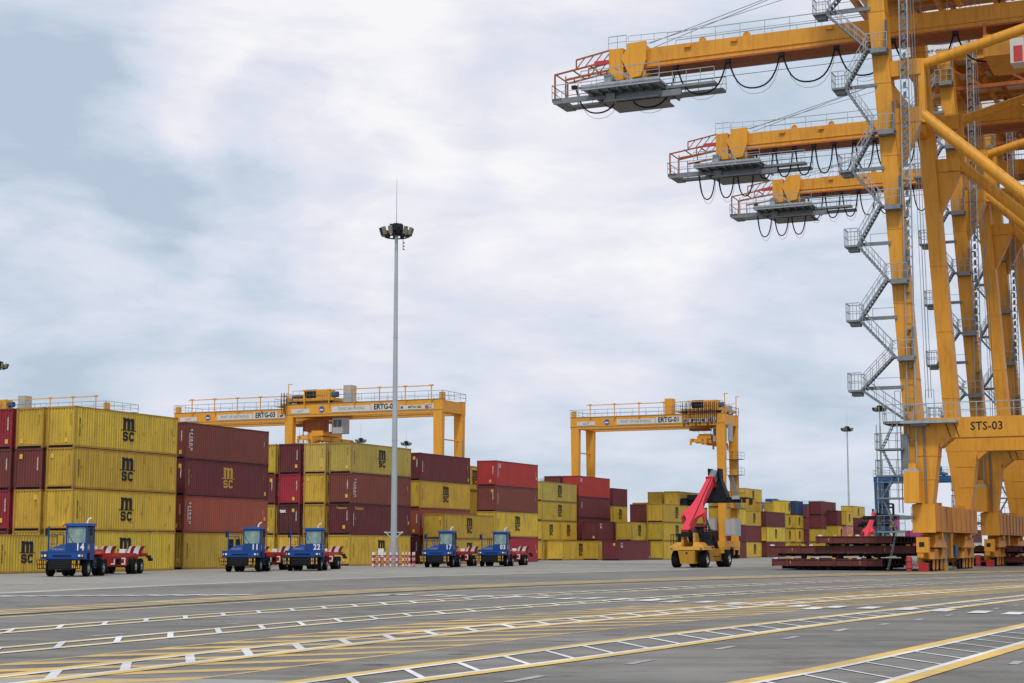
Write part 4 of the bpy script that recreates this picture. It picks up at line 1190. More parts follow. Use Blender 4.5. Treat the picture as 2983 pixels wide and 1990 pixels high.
def trailer(px, Y, phi, label):
    c = at(px, Y)
    t = thing('skeletal_trailer', label, 'trailer', c, -R(phi), 'red skeletal trailers coupled to the tractors')
    RD = M['red']
    gn = MB(); gn.hexa([(-.75, 3.1, 1.30), (.75, 3.1, 1.30), (.75, 5.6, 1.30), (-.75, 5.6, 1.30), (-.75, 3.1, 1.62), (.75, 3.1, 1.62), (.75, 5.6, 1.62), (-.75, 5.6, 1.62)])
    gn.build('gooseneck', M['redo'], t)
    MB().box(.05, 1.12, 3.0, 3.04, 1.60, 1.80).build('front_board', M['white'], t)
    for sx in (-1, 1):
        MB().box(sx * .48 - .09, sx * .48 + .09, 5.2, 13.9, .98, 1.36).build('main_beam', RD, t)
        MB().box(sx * 1.2 - .04, sx * 1.2 + .04, 5.6, 13.6, 1.14, 1.30).build('side_rail', RD, t)
    for y in (5.4, 8.2, 11.0, 12.6, 13.7): MB().box(-1.24, 1.24, y - .09, y + .09, 1.12, 1.36).build('crossmember', RD, t)
    # under-run box before the axles with white reflector frames
    bxm = MB(); bxm.hexa([(-.62, 9.55, .52), (.90, 9.55, .52), (.90, 10.2, .52), (-.62, 10.2, .52), (-.80, 9.5, 1.12), (1.0, 9.5, 1.12), (1.0, 10.2, 1.12), (-.80, 10.2, 1.12)])
    ub = bxm.build('underrun_frame', RD, t)
    for x in (.18, .86):
        q = MB()
        q.box(x - .13, x + .13, 9.46, 9.50, .62, .70); q.box(x - .13, x + .13, 9.46, 9.50, .98, 1.06); q.box(x + .06, x + .13, 9.45, 9.50, .70, .98)
        q.build('reflector_frame', M['white'], ub)
    for x in (-.45, .52): MB().box(x - .17, x + .17, 9.47, 9.53, .66, 1.0).build('recess', M['dark'], ub)
    # flared corner guides, striped
    for sx, xa in ((-1, -1.42), (1, .46)):
        for yy in (12.0,):
            W_ = .98; gq = 5
            root = None
            cuts = [0, .17, .42, .76, 1.0]
            cols = ['white', 'dred', 'white', 'dred']
            for k in range(4):
                seg = MB()
                x0, x1 = xa + W_ * cuts[k], xa + W_ * cuts[k + 1]
                for j in range(gq):
                    s0, s1 = j / gq, (j + 1) / gq
                    z0, z1 = 1.27 + .54 * s0, 1.27 + .54 * s1
                    f0, f1 = .22 * s0 * s0, .22 * s1 * s1
                    seg.hexa([(x0 + f0 - .11, yy - f0 * .5, z0), (x1 + f0 - .11, yy - f0 * .5, z0), (x1 + f0 - .11, yy + .06, z0), (x0 + f0 - .11, yy + .06, z0),
                              (x0 + f1 - .11, yy - f1 * .5, z1), (x1 + f1 - .11, yy - f1 * .5, z1), (x1 + f1 - .11, yy + .06, z1), (x0 + f1 - .11, yy + .06, z1)])
                if root is None: root = seg.build('corner_guide', M[cols[k]], t)
                else: seg.build('guide_stripe', M[cols[k]], root)
            MB().box(xa, xa + .9, yy + .06, yy + 1.2, 1.2, 1.34).build('guide_bracket', RD, t)
    MB().box(-.2, .2, 12.1, 12.6, 1.36, 1.62).build('marker_post', M['white'], t)
    tl = MB(); tl.box(1.30, 1.62, 13.6, 13.7, .82, 1.02); tl.box(1.2, 1.5, 13.6, 13.7, 1.02, 1.2); tl.build('rear_lamp_bracket', M['dark'], t)
    for y in (11.1, 12.45):
        MB().tube((-1.0, y, .50), (1.0, y, .50), .07, n=8).build('axle', M['dark'], t)
        for sx in (-1, 1):
            wheel(t, sx * 1.10, y, .50, .28, sx); wheel(t, sx * .78, y, .50, .28, sx, dual=True)
    lg = MB()
    for sx in (-1, 1): lg.box(sx * .6 - .07, sx * .6 + .07, 6.5, 6.64, .35, 1.0); lg.box(sx * .6 - .14, sx * .6 + .14, 6.45, 6.7, .3, .35)
    lg.build('landing_leg', M['dark'], t)
    return t


for (px, Y, phi, num, where, tw) in ((183, 98.5, 3.3, '14', 'leftmost and nearest', 'leftmost and nearest'), (701.5, 117.5, 3.0, '11', 'left of tractor 22', 'left of tractor 22'),
                                     (883, 122, 1.0, '22', 'between tractor 11 and the light mast', 'behind tractor 22, left of the mast'), (1273, 143, 8.7, '17', 'just right of the light mast fence', 'right of the mast'),
                                     (1432.5, 150, 9.6, '03', 'rightmost in the row', 'rightmost')):
    tractor(px, Y, phi, num, 'blue terminal tractor numbered %s, %s' % (num, where))
    trailer(px, Y, phi, 'red skeletal trailer coupled behind blue tractor %s, %s' % (num, tw))

# ------------------------------------------------------------------ reach stackers (local +y = U, boom rises forward)


def reach_stacker(px, Y, label, rz=None, boomz=1.0, mastlike=False):
    base = at(px, Y)
    t = thing('reach_stacker', label, 'reach stacker', base, (ROWANG - math.pi / 2) if rz is None else rz, 'reach stackers with pink red booms')
    YL, DK = M['yel'], M['dark']
    # counterweight
    c = MB(); c.hexa([(-.62, .05, .35), (.62, .05, .35), (.72, 1.2, .35), (-.72, 1.2, .35), (-.75, -.15, 1.45), (.75, -.15, 1.45), (.75, 1.2, 1.45), (-.75, 1.2, 1.45)])
    cw = c.build('counterweight', YL, t)
    write('SRSC45', .20, M['ink'], t, (0, .02, 1.08), (R(80), 0, 0), .04, 1.0, 'lettering')
    write('SANY', .24, M['ink'], t, (0, .045, .78), (R(80), 0, 0), .06, 1.4, 'lettering')
    MB().box(-.08, .08, -.16, -.1, 1.2, 1.32).build('badge', M['ink'], t)
    c = MB(); c.hexa([(-1.55, -.2, 1.5), (1.55, -.2, 1.5), (1.55, 2.1, 1.5), (-1.55, 2.1, 1.5), (-1.5, -.1, 1.78), (1.5, -.1, 1.78), (1.5, 2.1, 1.78), (-1.5, 2.1, 1.78)])
    c.build('rear_deck', YL, t)
    for sx in (-1, 1):
        h = MB(); h.hexa([(sx * 1.0 - .5, -.1, 1.78), (sx * 1.0 + .5, -.1, 1.78), (sx * 1.0 + .5, 3.0, 1.78), (sx * 1.0 - .5, 3.0, 1.78), (sx * .75 - .2, .3, 2.15), (sx * .75 + .2, .3, 2.15), (sx * .75 + .3, 3.0, 2.15), (sx * .75 - .3, 3.0, 2.15)])
        h.build('engine_cover', YL, t)
        l = MB(); l.box(sx * 1.3 - .1, sx * 1.3 + .1, -.24, -.2, 1.56, 1.68); l.build('rear_lamp', M['inkr'], t)
    s = MB(); s.box(-1.05, 1.05, 1.2, 7.2, .62, 1.35); s.build('chassis', YL, t)
    for sx in (-1, 1):
        s = MB(); s.hexa([(sx * 1.1 - .15, 1.9, .55), (sx * 1.1 + .15, 1.9, .55), (sx * 1.1 + .15, 5.6, .55), (sx * 1.1 - .15, 5.6, .55), (sx * 1.1 - .2, 1.9, 1.5), (sx * 1.1 + .2, 1.9, 1.5), (sx * 1.1 + .2, 5.9, 1.65), (sx * 1.1 - .2, 5.9, 1.65)])
        sd = s.build('side_tank', YL, t)
        s = MB(); s.bar((sx * 1.33, 3.2, .95), (sx * 1.33, 5.2, .95), .05); s.build('side_stripe', M['ink'], sd)
        s = MB(); s.box(sx * 1.1 - .5, sx * 1.1 + .5, 5.6, 7.3, 1.58, 1.68); s.box(sx * 1.1 - .5, sx * 1.1 + .5, 5.5, 5.6, 1.2, 1.68); s.build('front_fender', YL, t)
    s = MB(); s.box(-1.5, 1.5, 5.9, 7.1, .5, 1.0); s.build('drive_axle', YL, t)

    def big(x, y, r, w, sgn):
        m = MB(); m.lathe([(-w / 2, r * .5), (-w / 2, r * .9), (-w / 2 + .07, r * .98), (-w * .2, r), (w * .2, r), (w / 2 - .07, r * .98), (w / 2, r * .9), (w / 2, r * .5)], (x, y, r), 'x', 26)
        o = m.build('wheel', M['tyre'], t)
        lug = MB()
        for i in range(22):
            a = 2 * math.pi * i / 22
            cx, cz = y + math.cos(a) * r, r + math.sin(a) * r
            lug.bar((x - w * .42, cx, cz), (x + w * .42, y + math.cos(a + .12) * r, r + math.sin(a + .12) * r), .07, .04)
        lug.build('tread', M['tyre'], o)
        q = MB(); e = w / 2
        q.lathe([(sgn * (e - .02), r * .52), (sgn * (e - .12), r * .47), (sgn * (e - .16), r * .25), (sgn * (e - .02), r * .2), (sgn * e, .02)], (x, y, r), 'x', 18)
        q.build('rim', M['rim'], o)
    for sx in (-1, 1):
        big(sx * 1.22, .95, .72, .58, sx)
        big(sx * 1.55, 6.5, .76, .50, sx); big(sx * .98, 6.5, .76, .50, sx)
    # boom pivot tower
    s = MB()
    for sx in (-1, 1): s.hexa([(sx * .55 - .1, .3, 1.6), (sx * .55 + .1, .3, 1.6), (sx * .55 + .1, 1.9, 1.6), (sx * .55 - .1, 1.9, 1.6), (sx * .5 - .1, .5, 2.95), (sx * .5 + .1, .5, 2.95), (sx * .5 + .1, 1.2, 2.95), (sx * .5 - .1, 1.2, 2.95)])
    s.build('boom_bracket', YL, t)
    # cab
    c = MB(); c.box(-.55, .55, 3.0, 4.6, 1.75, 2.1)
    for x in (-.55, .47):
        for y in (3.0, 4.52): c.box(x, x + .08, y, y + .08, 2.1, 3.4)
    c.box(-.6, .6, 2.95, 4.65, 3.4, 3.5)
    cb = c.build('cab', DK, t)
    MB().box(-.48, .48, 3.02, 3.04, 2.1, 3.4).build('cab_window', M['glassd'], cb)
    r = MB()
    railing(r, [(-1.45, .1, 1.78), (-1.45, 3.0, 1.78)], 1.0, .8, .04); railing(r, [(1.45, 1.2, 1.78), (1.45, 4.0, 1.78)], 1.0, .8, .04); railing(r, [(1.0, 2.6, 1.78), (1.45, 2.6, 1.78)], 1.4, .3, .06)
    r.build('handrail', DK, t)
    for sx in (-1.15, 1.2):
        mm = MB(); mm.box(sx - .25, sx + .25, 1.7, 2.6, 1.9, 2.9 if sx < 0 else 3.05); mm.build('exhaust_stack', DK, t)
    # boom: plate outline along s, centred on x
    p0, p1 = Vector((-.25, .6, 3.25)), Vector((-.05, 7.1, 7.75 * boomz))
    d = (p1 - p0).normalized(); nrm = d.cross(Vector((1, 0, 0))).normalized()
    if nrm.z < 0: nrm = -nrm
    Lb = (p1 - p0).length
    out = [(-.45, .33), (.4, .33), (1.3, .35), (1.75, .50), (2.1, .84), (2.35, .98), (2.65, .94), (3.0, .70), (3.6, .52), (4.5, .40), (5.6, .33), (Lb, .29)]
    poly = [(-w, s_) for s_, w in out] + [(w, s_) for s_, w in out[::-1]]
    fn = lambda x, y, tt: p0 + d * y + Vector((x, 0, 0)) + nrm * tt
    bmx = MB(); bmx.prism([(x, y) for x, y in poly][::-1], fn, -.10, .12)
    boom = bmx.build('boom', M['pink'], t)
    bs = MB(); q = lambda x, y, tt: fn(x, y, tt)
    bs.hexa([q(-.30, -.2, -.65), q(.30, -.2, -.65), q(.27, Lb, -.60), q(-.27, Lb, -.60), q(-.30, -.2, -.1), q(.30, -.2, -.1), q(.27, Lb, -.1), q(-.27, Lb, -.1)])
    bs.build('boom_box', M['pink'], boom)
    bs = MB()
    for sx in (-1, 1):
        bs.hexa([q(sx * .95 - .08, 2.0, -.7), q(sx * .95 + .04, 2.0, -.7), q(sx * .95 + .04, 2.8, -.6), q(sx * .95 - .08, 2.8, -.6), q(sx * .95 - .08, 2.0, -.05), q(sx * .95 + .04, 2.0, -.05), q(sx * .95 + .04, 2.9, -.05), q(sx * .95 - .08, 2.9, -.05)])
    bs.build('cylinder_lug', M['pink'], boom)
    for i_, xo in enumerate((.22, .27)):
        hs = MB(); hs.path([q(xo, .3, .14), q(xo + .05, 1.4, .20), q(xo, 2.6, .15), q(xo * .7, 4.5, .15), q(xo * .6, Lb - .2, .16)], .014, 6); hs.build('hydraulic_hose', M['black'], boom)
    hs = MB(); hs.path([q(.3, -.2, -.3), Vector((.55, 1.5, 3.0)), Vector((.7, 2.2, 2.5)), Vector((.5, 2.6, 2.0))], .04, 6); hs.build('hydraulic_hose', M['black'], t)
    bs = MB(); bs.box(-.55, .15, .2, 1.0, 2.6, 3.2); bs.build('pivot', DK, t)
    cl = MB()
    cl.hexa([q(-.40, Lb - .05, -.85), q(.40, Lb - .05, -.85), q(.40, Lb + .12, -.85), q(-.40, Lb + .12, -.85), q(-.40, Lb - .05, .2), q(.40, Lb - .05, .2), q(.40, Lb + .12, .2), q(-.40, Lb + .12, .2)])
    cl.build('boom_collar', M['red'], boom)
    ib = MB(); ib.hexa([q(-.30, Lb, -.66), q(.30, Lb, -.66), q(.30, Lb + 1.5, -.66), q(-.30, Lb + 1.5, -.66), q(-.30, Lb, -.0), q(.30, Lb, -.0), q(.30, Lb + 1.5, -.0), q(-.30, Lb + 1.5, -.0)])
    inner = ib.build('inner_boom', M['galvd'], t)
    tip = q(0, Lb + 1.6, -.3)
    hd = MB()
    for sx in (-1, 1): hd.hexa([(tip.x + sx * .45 - .08, tip.y - .5, tip.z - .6), (tip.x + sx * .45 + .08, tip.y - .5, tip.z - .6), (tip.x + sx * .45 + .08, tip.y + .7, tip.z - .9), (tip.x + sx * .45 - .08, tip.y + .7, tip.z - .9), (tip.x + sx * .45 - .08, tip.y - .7, tip.z + .3), (tip.x + sx * .45 + .08, tip.y - .7, tip.z + .3), (tip.x + sx * .45 + .08, tip.y + .5, tip.z + .3), (tip.x + sx * .45 - .08, tip.y + .5, tip.z + .3)])
    hd.build('boom_head', DK, inner)
    sz = tip.z - 2.75
    hg = MB(); hg.hexa([(-.55, tip.y - .5, sz + .5), (1.15, tip.y - .5, sz + .5), (1.15, tip.y + .7, sz + .5), (-.55, tip.y + .7, sz + .5), (tip.x - .4, tip.y - .3, tip.z - .5), (tip.x + .5, tip.y - .3, tip.z - .5), (tip.x + .5, tip.y + .5, tip.z - .5), (tip.x - .4, tip.y + .5, tip.z - .5)])
    hanger = hg.build('rotator_hanger', DK, t)
    sp = MB(); sp.box(-2.7, 2.9, tip.y - .25, tip.y + .35, sz, sz + .48); sp.box(-.9, 1.1, tip.y - .5, tip.y + .6, sz + .1, sz + .7); sp.box(-2.6, -1.2, tip.y - .4, tip.y, sz + .3, sz + .75)
    spr = sp.build('spreader', DK, t)
    for x in (-2.95, 2.75):
        e = MB(); e.box(x, x + .35, tip.y - 1.2, tip.y + 1.25, sz - .05, sz + .42); e.build('end_beam', DK, spr)
        for y in (tip.y - 1.2, tip.y + .95): MB().box(x - .05, x + .55, y, y + .28, sz - .22, sz + .28).build('twistlock_head', YL if x > 0 else DK, spr)
    MB().box(1.6, 2.3, tip.y - .45, tip.y - .25, sz + .3, sz + .62).build('control_box', M['grey'], spr)
    for sx in (-1, 1):     # lift cylinders
        a = Vector((sx * 1.12, 5.4, 1.35)); b = q(sx * .95, 2.5, -.4)
        m_ = a + (b - a) * .52
        MB().tube(a, m_, .17, n=10).build('lift_cylinder', DK, t)
        MB().tube(m_, b, .09, n=8).build('piston_rod', M['galvd'], t)
    return t


reach_stacker(2001, 141.5, 'yellow reach stacker with pink red boom in front of gantry ERTG-01')
rs = reach_stacker(2524, 292, 'second reach stacker, pink red boom showing above the stacked hatch covers', ROWANG - math.pi / 2, .98)

# dark lattice stacker mast beside it
t = thing('mast_stacker', 'tall dark lattice mast of an empty container handler behind hatch covers', 'container handler', at(2585, 285), ROWANG - math.pi / 2)
t.scale = (1.3, 1.3, 1.3)
s = MB()
for x in (-1.0, .75): s.box(x, x + .25, 0, .35, .4, 7.0)
s.build('mast_column', M['dark'], t)
for z in (1.2, 2.2, 3.2, 4.3, 5.4, 6.4, 6.85): MB().box(-.8, .8, .05, .25, z, z + (.35 if z < 5 else .22)).build('mast_crossbar', M['dark'], t)
MB().box(-1.3, 1.3, .4, 4.5, .6, 1.6).build('chassis', M['dark'], t)
MB().box(-3.0, 3.0, -.6, -.1, 4.9, 5.4).build('spreader', M['dark'], t)
for x in (-1.2, 1.2):
    for y in (1.2, 3.8):
        wheel(t, x, y, .7, .5, x)

# ------------------------------------------------------------------ stacked hatch covers
def hatch(px, Y, w, depth, z0, z1, label, feet, n=7, cones=8):
    c = at(px, Y)
    t = thing('hatch_cover', label, 'hatch cover', (c.x, c.y, z0), ROWANG, 'ship hatch covers stacked by the quay crane')
    P = lambda a, b, z: (b, -a, z)
    H = z1 - z0
    b = MB(); b.box(.12, depth - .12, -w + .12, -.12, .04, H); b.build('slab', M['maroon'], t)
    for i in range(n):
        a0, a1 = w * i / n + .03, w * (i + 1) / n - .03
        p = MB(); p.box(0.02, .12, -a1, -a0, .03, H - .03); p.build('side_plate', M['maroon'], t)
    for i in range(n + 1):
        a = min(max(w * i / n, .06), w - .06)
        p = MB(); p.box(-.04, .12, -a - .07, -a + .07, 0, H); p.build('stiffener', M['maroon'], t)
    e = MB(); e.box(-.05, .14, -w, 0, H - .06, H + .0); e.build('edge_rail', M['maroon'], t)
    for y_ in (1.2, 3.6, 6.0, 8.4, 10.8): MB().box(y_ - .15, y_ + .15, -w + .5, -.5, -.16 if z0 > .5 else -.2, .04).build('gap_shade_beam', M['ink'], t)  # underside beams coloured black to put shade into the gaps between covers
    r = MB()
    for i in range(9):
        y = .3 + (depth - .6) * i / 8
        r.box(y - .05, y + .05, -w - .03, -w + .12, 0, H)
    r.box(.1, depth - .1, -w - .02, -w + .1, .02, .12); r.box(.1, depth - .1, -w - .02, -w + .1, H - .1, H)
    r.build('side_frame', M['ink'], t)
    for i in range(cones):
        a = .5 + (w - 1.0) * i / (cones - 1) + .2 * ((i * 7) % 3 - 1)
        k = MB(); k.box(.1, .42, -a - .14, -a + .14, H, H + .10); k.build('cone_socket', M['yelb'] if i % 3 else M['white'], t)
    write('!', .34, M['gold'], t, (-.005 + .02, -w * .17, H * .5), RNEG, .02, 1.4, 'painted_mark'); write('!', .34, M['gold'], t, (.015, -w * .8, H * .5), RNEG, .02, 1.4, 'painted_mark')
    for a in feet:
        for y in (.8, depth - .8):
            f = MB(); f.box(y - .2, y + .2, -a - .18, -a + .18, -z0 if z0 < .5 else -.46, .04); f.build('support_block', M['ink'], t)
    return t


hatch(2248, 128, 8.4, 11.8, .30, .86, 'lowest maroon hatch cover of the stack, resting just above the ground', (1.9, 4.2, 6.8))
hatch(2237, 128, 11.1, 11.8, 1.24, 1.84, 'widest maroon hatch cover, middle of the stack', (2.6, 5.4, 8.2), 9, 11)
hatch(2377, 126, 5.7, 11.8, 2.0, 2.56, 'smallest maroon hatch cover, on top of the stack', (1.5, 4.2), 5, 6)
hatch(2690, 158, 9.0, 11.8, .30, .86, 'maroon hatch cover on the ground behind the quay crane feet', (1.9, 6.8))
hatch(2700, 158, 8.6, 11.8, 1.30, 1.86, 'upper maroon hatch cover behind the quay crane feet', (1.9, 6.8))


# ------------------------------------------------------------------ ship to shore quay cranes
def quay_crane(D, tipa, dz, label, first=False, loops='wide', word=None, scale_y=0.0):
    O1 = Vector((30.2, 121.5, 0)) + U * D
    t = thing('quay_crane', label, 'quay crane', O1, ROWANG, 'orange ship to shore quay cranes')
    OR, GV, GD = M['orange'], M['galv'], M['galvd']
    P = lambda a, b, z: (b, -a, z)
    SPN = 27.0; B2 = 18.0
    ZG0, ZG1 = 42.1 + dz, 43.8 + dz     # girder
    la = lambda z: -.45 - .062 * (z - 4.7) if z < 11 else -1.34 - .0575 * (z - 11)      # left edge of the leg

    def bx(mb, a0, a1, b0, b1, z0, z1): return mb.box(b0, b1, -a1, -a0, z0, z1)

    def hx(mb, a0, a1, z0, c0, c1, z1, b0, b1):
        return mb.hexa([P(a0, b0, z0), P(a0, b1, z0), P(a1, b1, z0), P(a1, b0, z0), P(c0, b0, z1), P(c0, b1, z1), P(c1, b1, z1), P(c1, b0, z1)])
    for b in (0, B2):
        hx(MB(), -.60, .55, 4.75, -1.28, 1.20, 9.6, b - .8, b + .8).build('lower_leg', OR, t)
        k = MB()
        for z in (6.6, 8.3): hx(k, la(z) + .22, .55 + (z - 4.75) * .13 + .05, z, la(z) + .22, .55 + (z - 4.75) * .13 + .05, z + .07, b - .84, b + .84)
        k.build('leg_stiffener', OR, t)
        zt = 48.0 + dz
        hx(MB(), -1.34, -.12, 11.06, la(zt), la(zt) + 1.25, zt, b - .8, b + .8).build('upper_leg', OR, t)
        k = MB()
        z = 14.0
        while z < 47: hx(k, la(z) - .02, la(z) + 1.27, z, la(z) - .02, la(z) + 1.27, z + .05, b - .83, b + .83); z += 5.6
        k.build('leg_seam', OR, t)
        pb = bx(MB(), -1.36, SPN + 1.3, b - .82, b + .82, 9.6, 11.06); pb.build('portal_beam', OR, t)
        k = MB(); k.hexa([P(1.2, b - .78, 8.9), P(1.2, b + .78, 8.9), P(1.25, b + .78, 8.9), P(1.25, b - .78, 8.9), P(1.15, b - .78, 9.6), P(1.15, b + .78, 9.6), P(2.1, b + .78, 9.6), P(2.1, b - .78, 9.6)])
        k.build('knee_plate', OR, t)
        # waterside leg
        hx(MB(), SPN - 1.2, SPN + 1.2, 4.75, SPN - .62, SPN + .62, 60, b - .8, b + .8).build('waterside_leg', OR, t)
        # gusset and node for the diagonal tubes
        na = .30
        g = MB(); hx(g, la(37.6) + 1.1, na + .3, 36.9 + dz, la(38.9) + 1.1, na + .3, 38.1 + dz, b - .5, b + .5); g.build('node_arm', OR, t); g = MB(); hx(g, la(33.4) + 1.1, na + .3, 33.2 + dz, la(34.6) + 1.1, na + .3, 34.4 + dz, b - .5, b + .5)
        g.hexa([P(la(29.5) + 1.2, b - .5, 29.8 + dz), P(la(29.5) + 1.2, b + .5, 29.8 + dz), P(la(29.5) + 1.25, b + .5, 29.8 + dz), P(la(29.5) + 1.25, b - .5, 29.8 + dz), P(la(33) + 1.2, b - .5, 33.3 + dz), P(la(33) + 1.2, b + .5, 33.3 + dz), P(na + .3, b + .5, 33.3 + dz), P(na + .3, b - .5, 33.3 + dz)])
        g.build('gusset', OR, t)
        bx(MB(), na + .1, na + .55, b - .4, b + .4, 33.2 + dz, 38.1 + dz).build('node_plate', OR, t)
        MB().tube(P(na, b, 37.6 + dz), P(SPN, b, 44.2 + dz), .40, n=20).build('upper_brace_tube', OR, t)
        MB().tube(P(na + .1, b, 34.0 + dz), P(SPN - 2.2, b, 11.0), .46, n=20).build('lower_brace_tube', OR, t)
    for a in (0, SPN):
        sb = MB(); sb.hexa([P(a - .74, -2.0 + .9, 2.85), P(a - .74, B2 + 1.1, 2.85), P(a + .74, B2 + 1.1, 2.85), P(a + .74, -1.1, 2.85), P(a - .74, -1.1, 4.75), P(a - .74, B2 + 1.1, 4.75), P(a + .74, B2 + 1.1, 4.75), P(a + .74, -1.1, 4.75)])
        sbo = sb.build('sill_beam', M['orangew'], t)
        for k_ in range(9):
            y_ = -.6 + 2.3 * k_
            for sg in (-1, 1):
                q_ = MB(); bx(q_, a + sg * .78 - .03, a + sg * .78 + .03, y_ - .05, y_ + .05, 2.9, 4.7); q_.build('stiffener_plate', M['orangew'], sbo)
        for y_ in (1.6, 4.6, 12.6, 15.4):
            q_ = MB(); q_.tube(P(a + .1, y_, 4.75), P(a + .1, y_, 5.05), .22, n=10); q_.build('lifting_boss', M['orangew'], sbo)
        q_ = MB(); bx(q_, a - .85, a + .8, -1.16, -1.08, 2.78, 4.82); q_.build('end_plate', OR, sbo)
        for b_ in (0, B2):
            q_ = MB(); bx(q_, a - .76, a + .72, b_ - .95, b_ + .95, 4.75, 4.86); q_.build('leg_flange', M['orangew'], sbo)
        q_ = MB(); bx(q_, a - 1.5, a - .8, 2.0, 16, 3.6, 3.66); railing(q_, [P(a - 1.5, 2.0, 3.66), P(a - 1.5, 16, 3.66)], 1.0, 1.5, .03); q_.build('service_walkway', GD, sbo)
    # top cross beams and girder
    for a in (la(46) + .6, SPN): bx(MB(), a - .6, a + .6, -.8, B2 + .8, 45.0 + dz, 46.6 + dz).build('top_cross_beam', OR, t)
    bx(MB(), la(40) + .2, la(40) + 1.0, .8, B2 - .8, 36.2, 37.2).build('cross_tie', OR, t)
    gb0, gb1 = 6.5, 8.9
    gd = MB(); bx(gd, tipa + 9.3, SPN + 8, gb0, gb1, ZG0, ZG1)
    gd.hexa([P(tipa + 5.6, gb0, ZG0), P(tipa + 5.6, gb1, ZG0), P(tipa + 9.3, gb1, ZG0), P(tipa + 9.3, gb0, ZG0), P(tipa + 5.6, gb0, ZG1 - .55), P(tipa + 5.6, gb1, ZG1 - .55), P(tipa + 9.3, gb1, ZG1), P(tipa + 9.3, gb0, ZG1)])
    girder = gd.build('boom_girder', OR, t)
    k = MB(); bx(k, tipa + 5.8, SPN + 8, gb0 - .09, gb0, ZG0 + .42, ZG0 + .50); bx(k, tipa + 5.8, SPN + 8, gb0 - .07, gb0, ZG0, ZG0 + .07)
    k.build('girder_flange', OR, girder)
    bx(MB(), tipa + 5.4, SPN + 8, gb0 - .30, gb1 + .3, ZG0 - .16, ZG0).build('trolley_rail_flange', M['rust'], girder)
    for a in (tipa + 12.0, tipa + 16.0, tipa + 24): bx(MB(), a, a + .55, gb0 - .25, gb0, ZG1 - .42, ZG1 - .18).build('lug', OR, girder)
    for a in (tipa + 13.4, tipa + 17.2): MB().tube(P(a, gb0 + .3, ZG1 + .15), P(a + .05, gb0 + .45, ZG1 + .15), .32, n=12).build('lifting_eye', OR, girder)
    hg = MB()
    for a in (la(44) + .6, SPN): bx(hg, a - .4, a + .4, gb0 + .3, gb1 - .3, ZG1, 45.2 + dz)
    hg.build('girder_hanger', OR, t)
    # sheave block at the landside end
    s = MB(); bx(s, tipa + 5.3, tipa + 6.6, gb0 - .4, gb1 + .4, ZG0 - .9, ZG1 + .15)
    blk = s.build('end_block', OR, t)
    s = MB(); s.hexa([P(tipa + 6.6, gb0 - .2, ZG0 - .9), P(tipa + 6.6, gb1 + .2, ZG0 - .9), P(tipa + 8.6, gb1 + .2, ZG0 - .9), P(tipa + 8.6, gb0 - .2, ZG0 - .9), P(tipa + 6.9, gb0 - .2, ZG1 + .55), P(tipa + 6.9, gb1 + .2, ZG1 + .55), P(tipa + 8.3, gb1 + .2, ZG1 + .55), P(tipa + 8.3, gb0 - .2, ZG1 + .55)])
    s.build('sheave_housing', OR, blk)
    for b in (gb0 - .55, gb1 + .3):
        s = MB(); pl = [(tipa + 6.5, ZG0 + .9), (tipa + 7.3, ZG0 - .9), (tipa + 8.2, ZG0 - .8), (tipa + 8.7, ZG0 + .6), (tipa + 8.7, ZG1 + .5), (tipa + 7.2, ZG1 + .45)]
        s.prism(pl, lambda x, y, tt, b=b: P(x, b + tt, y), 0, .22); s.build('sheave_cheek', M['orange2'], blk)
    # landside service platform and truss
    zp = ZG0 - 2.1
    s = MB(); bx(s, tipa, tipa + 14.6, 6.2, 7.2, zp, zp + .22); bx(s, tipa, tipa + 14.6, 8.6, 9.6, zp, zp + .22); bx(s, tipa, tipa + .9, 6.2, 9.6, zp - .08, zp + .25); bx(s, tipa + .2, tipa + 10, 6.0, 6.2, zp - .30, zp - .05)
    pf = s.build('service_platform', GD, t)
    s = MB(); bx(s, tipa + 3.4, tipa + 10.4, 4.4, 10.6, zp + .25, zp + .42); bx(s, tipa + 3.4, tipa + 10.4, 4.4, 4.6, zp + .15, zp + .62); s.build('trolley_park_deck', M['galv'], t)
    s = MB()
    for i in range(8): bx(s, tipa + 3.8 + i * .9, tipa + 3.95 + i * .9, 4.6, 10.4, zp + .0, zp + .25)
    bx(s, tipa + 5.0, tipa + 10.0, 5.5, 9.5, zp - .75, zp - .60); bx(s, tipa + 6.0, tipa + 11.8, 5.8, 6.1, zp - .75, zp - .25); bx(s, tipa + 5.2, tipa + 6.0, 5.6, 9.4, zp - .6, zp)
    s.build('hanging_deck', GD, t)
    s = MB()
    railing(s, [P(tipa, 6.2, zp + .22), P(tipa + 14.6, 6.2, zp + .22)], 1.2, 1.2, .04); railing(s, [P(tipa, 9.6, zp + .22), P(tipa + 14.6, 9.6, zp + .22)], 1.2, 1.2, .04)
    railing(s, [P(tipa, 6.2, zp + .22), P(tipa, 9.6, zp + .22)], 1.2, 1.1, .04); railing(s, [P(tipa + 3.4, 4.4, zp + .62), P(tipa + 10.4, 4.4, zp + .62)], 1.2, 1.4, .04)
    railing(s, [P(tipa + 5.3, gb0 - .4, ZG1 + .15), P(tipa + 6.9, gb0 - .4, ZG1 + .15)], 1.1, .8, .04)
    railing(s, [P(tipa + 10.4, gb0 + .1, ZG1), P(SPN, gb0 + .1, ZG1)], 1.15, 2.1, .04); railing(s, [P(tipa + 10.4, gb1, ZG1), P(SPN, gb1, ZG1)], 1.15, 2.1, .04)
    railing(s, [P(tipa + 6.9, gb0 + .1, ZG1 + .3), P(tipa + 10.4, gb0 + .1, ZG1 + .2)], 1.0, 1.2, .03)
    s.build('handrail', GV, t)
    s = MB()
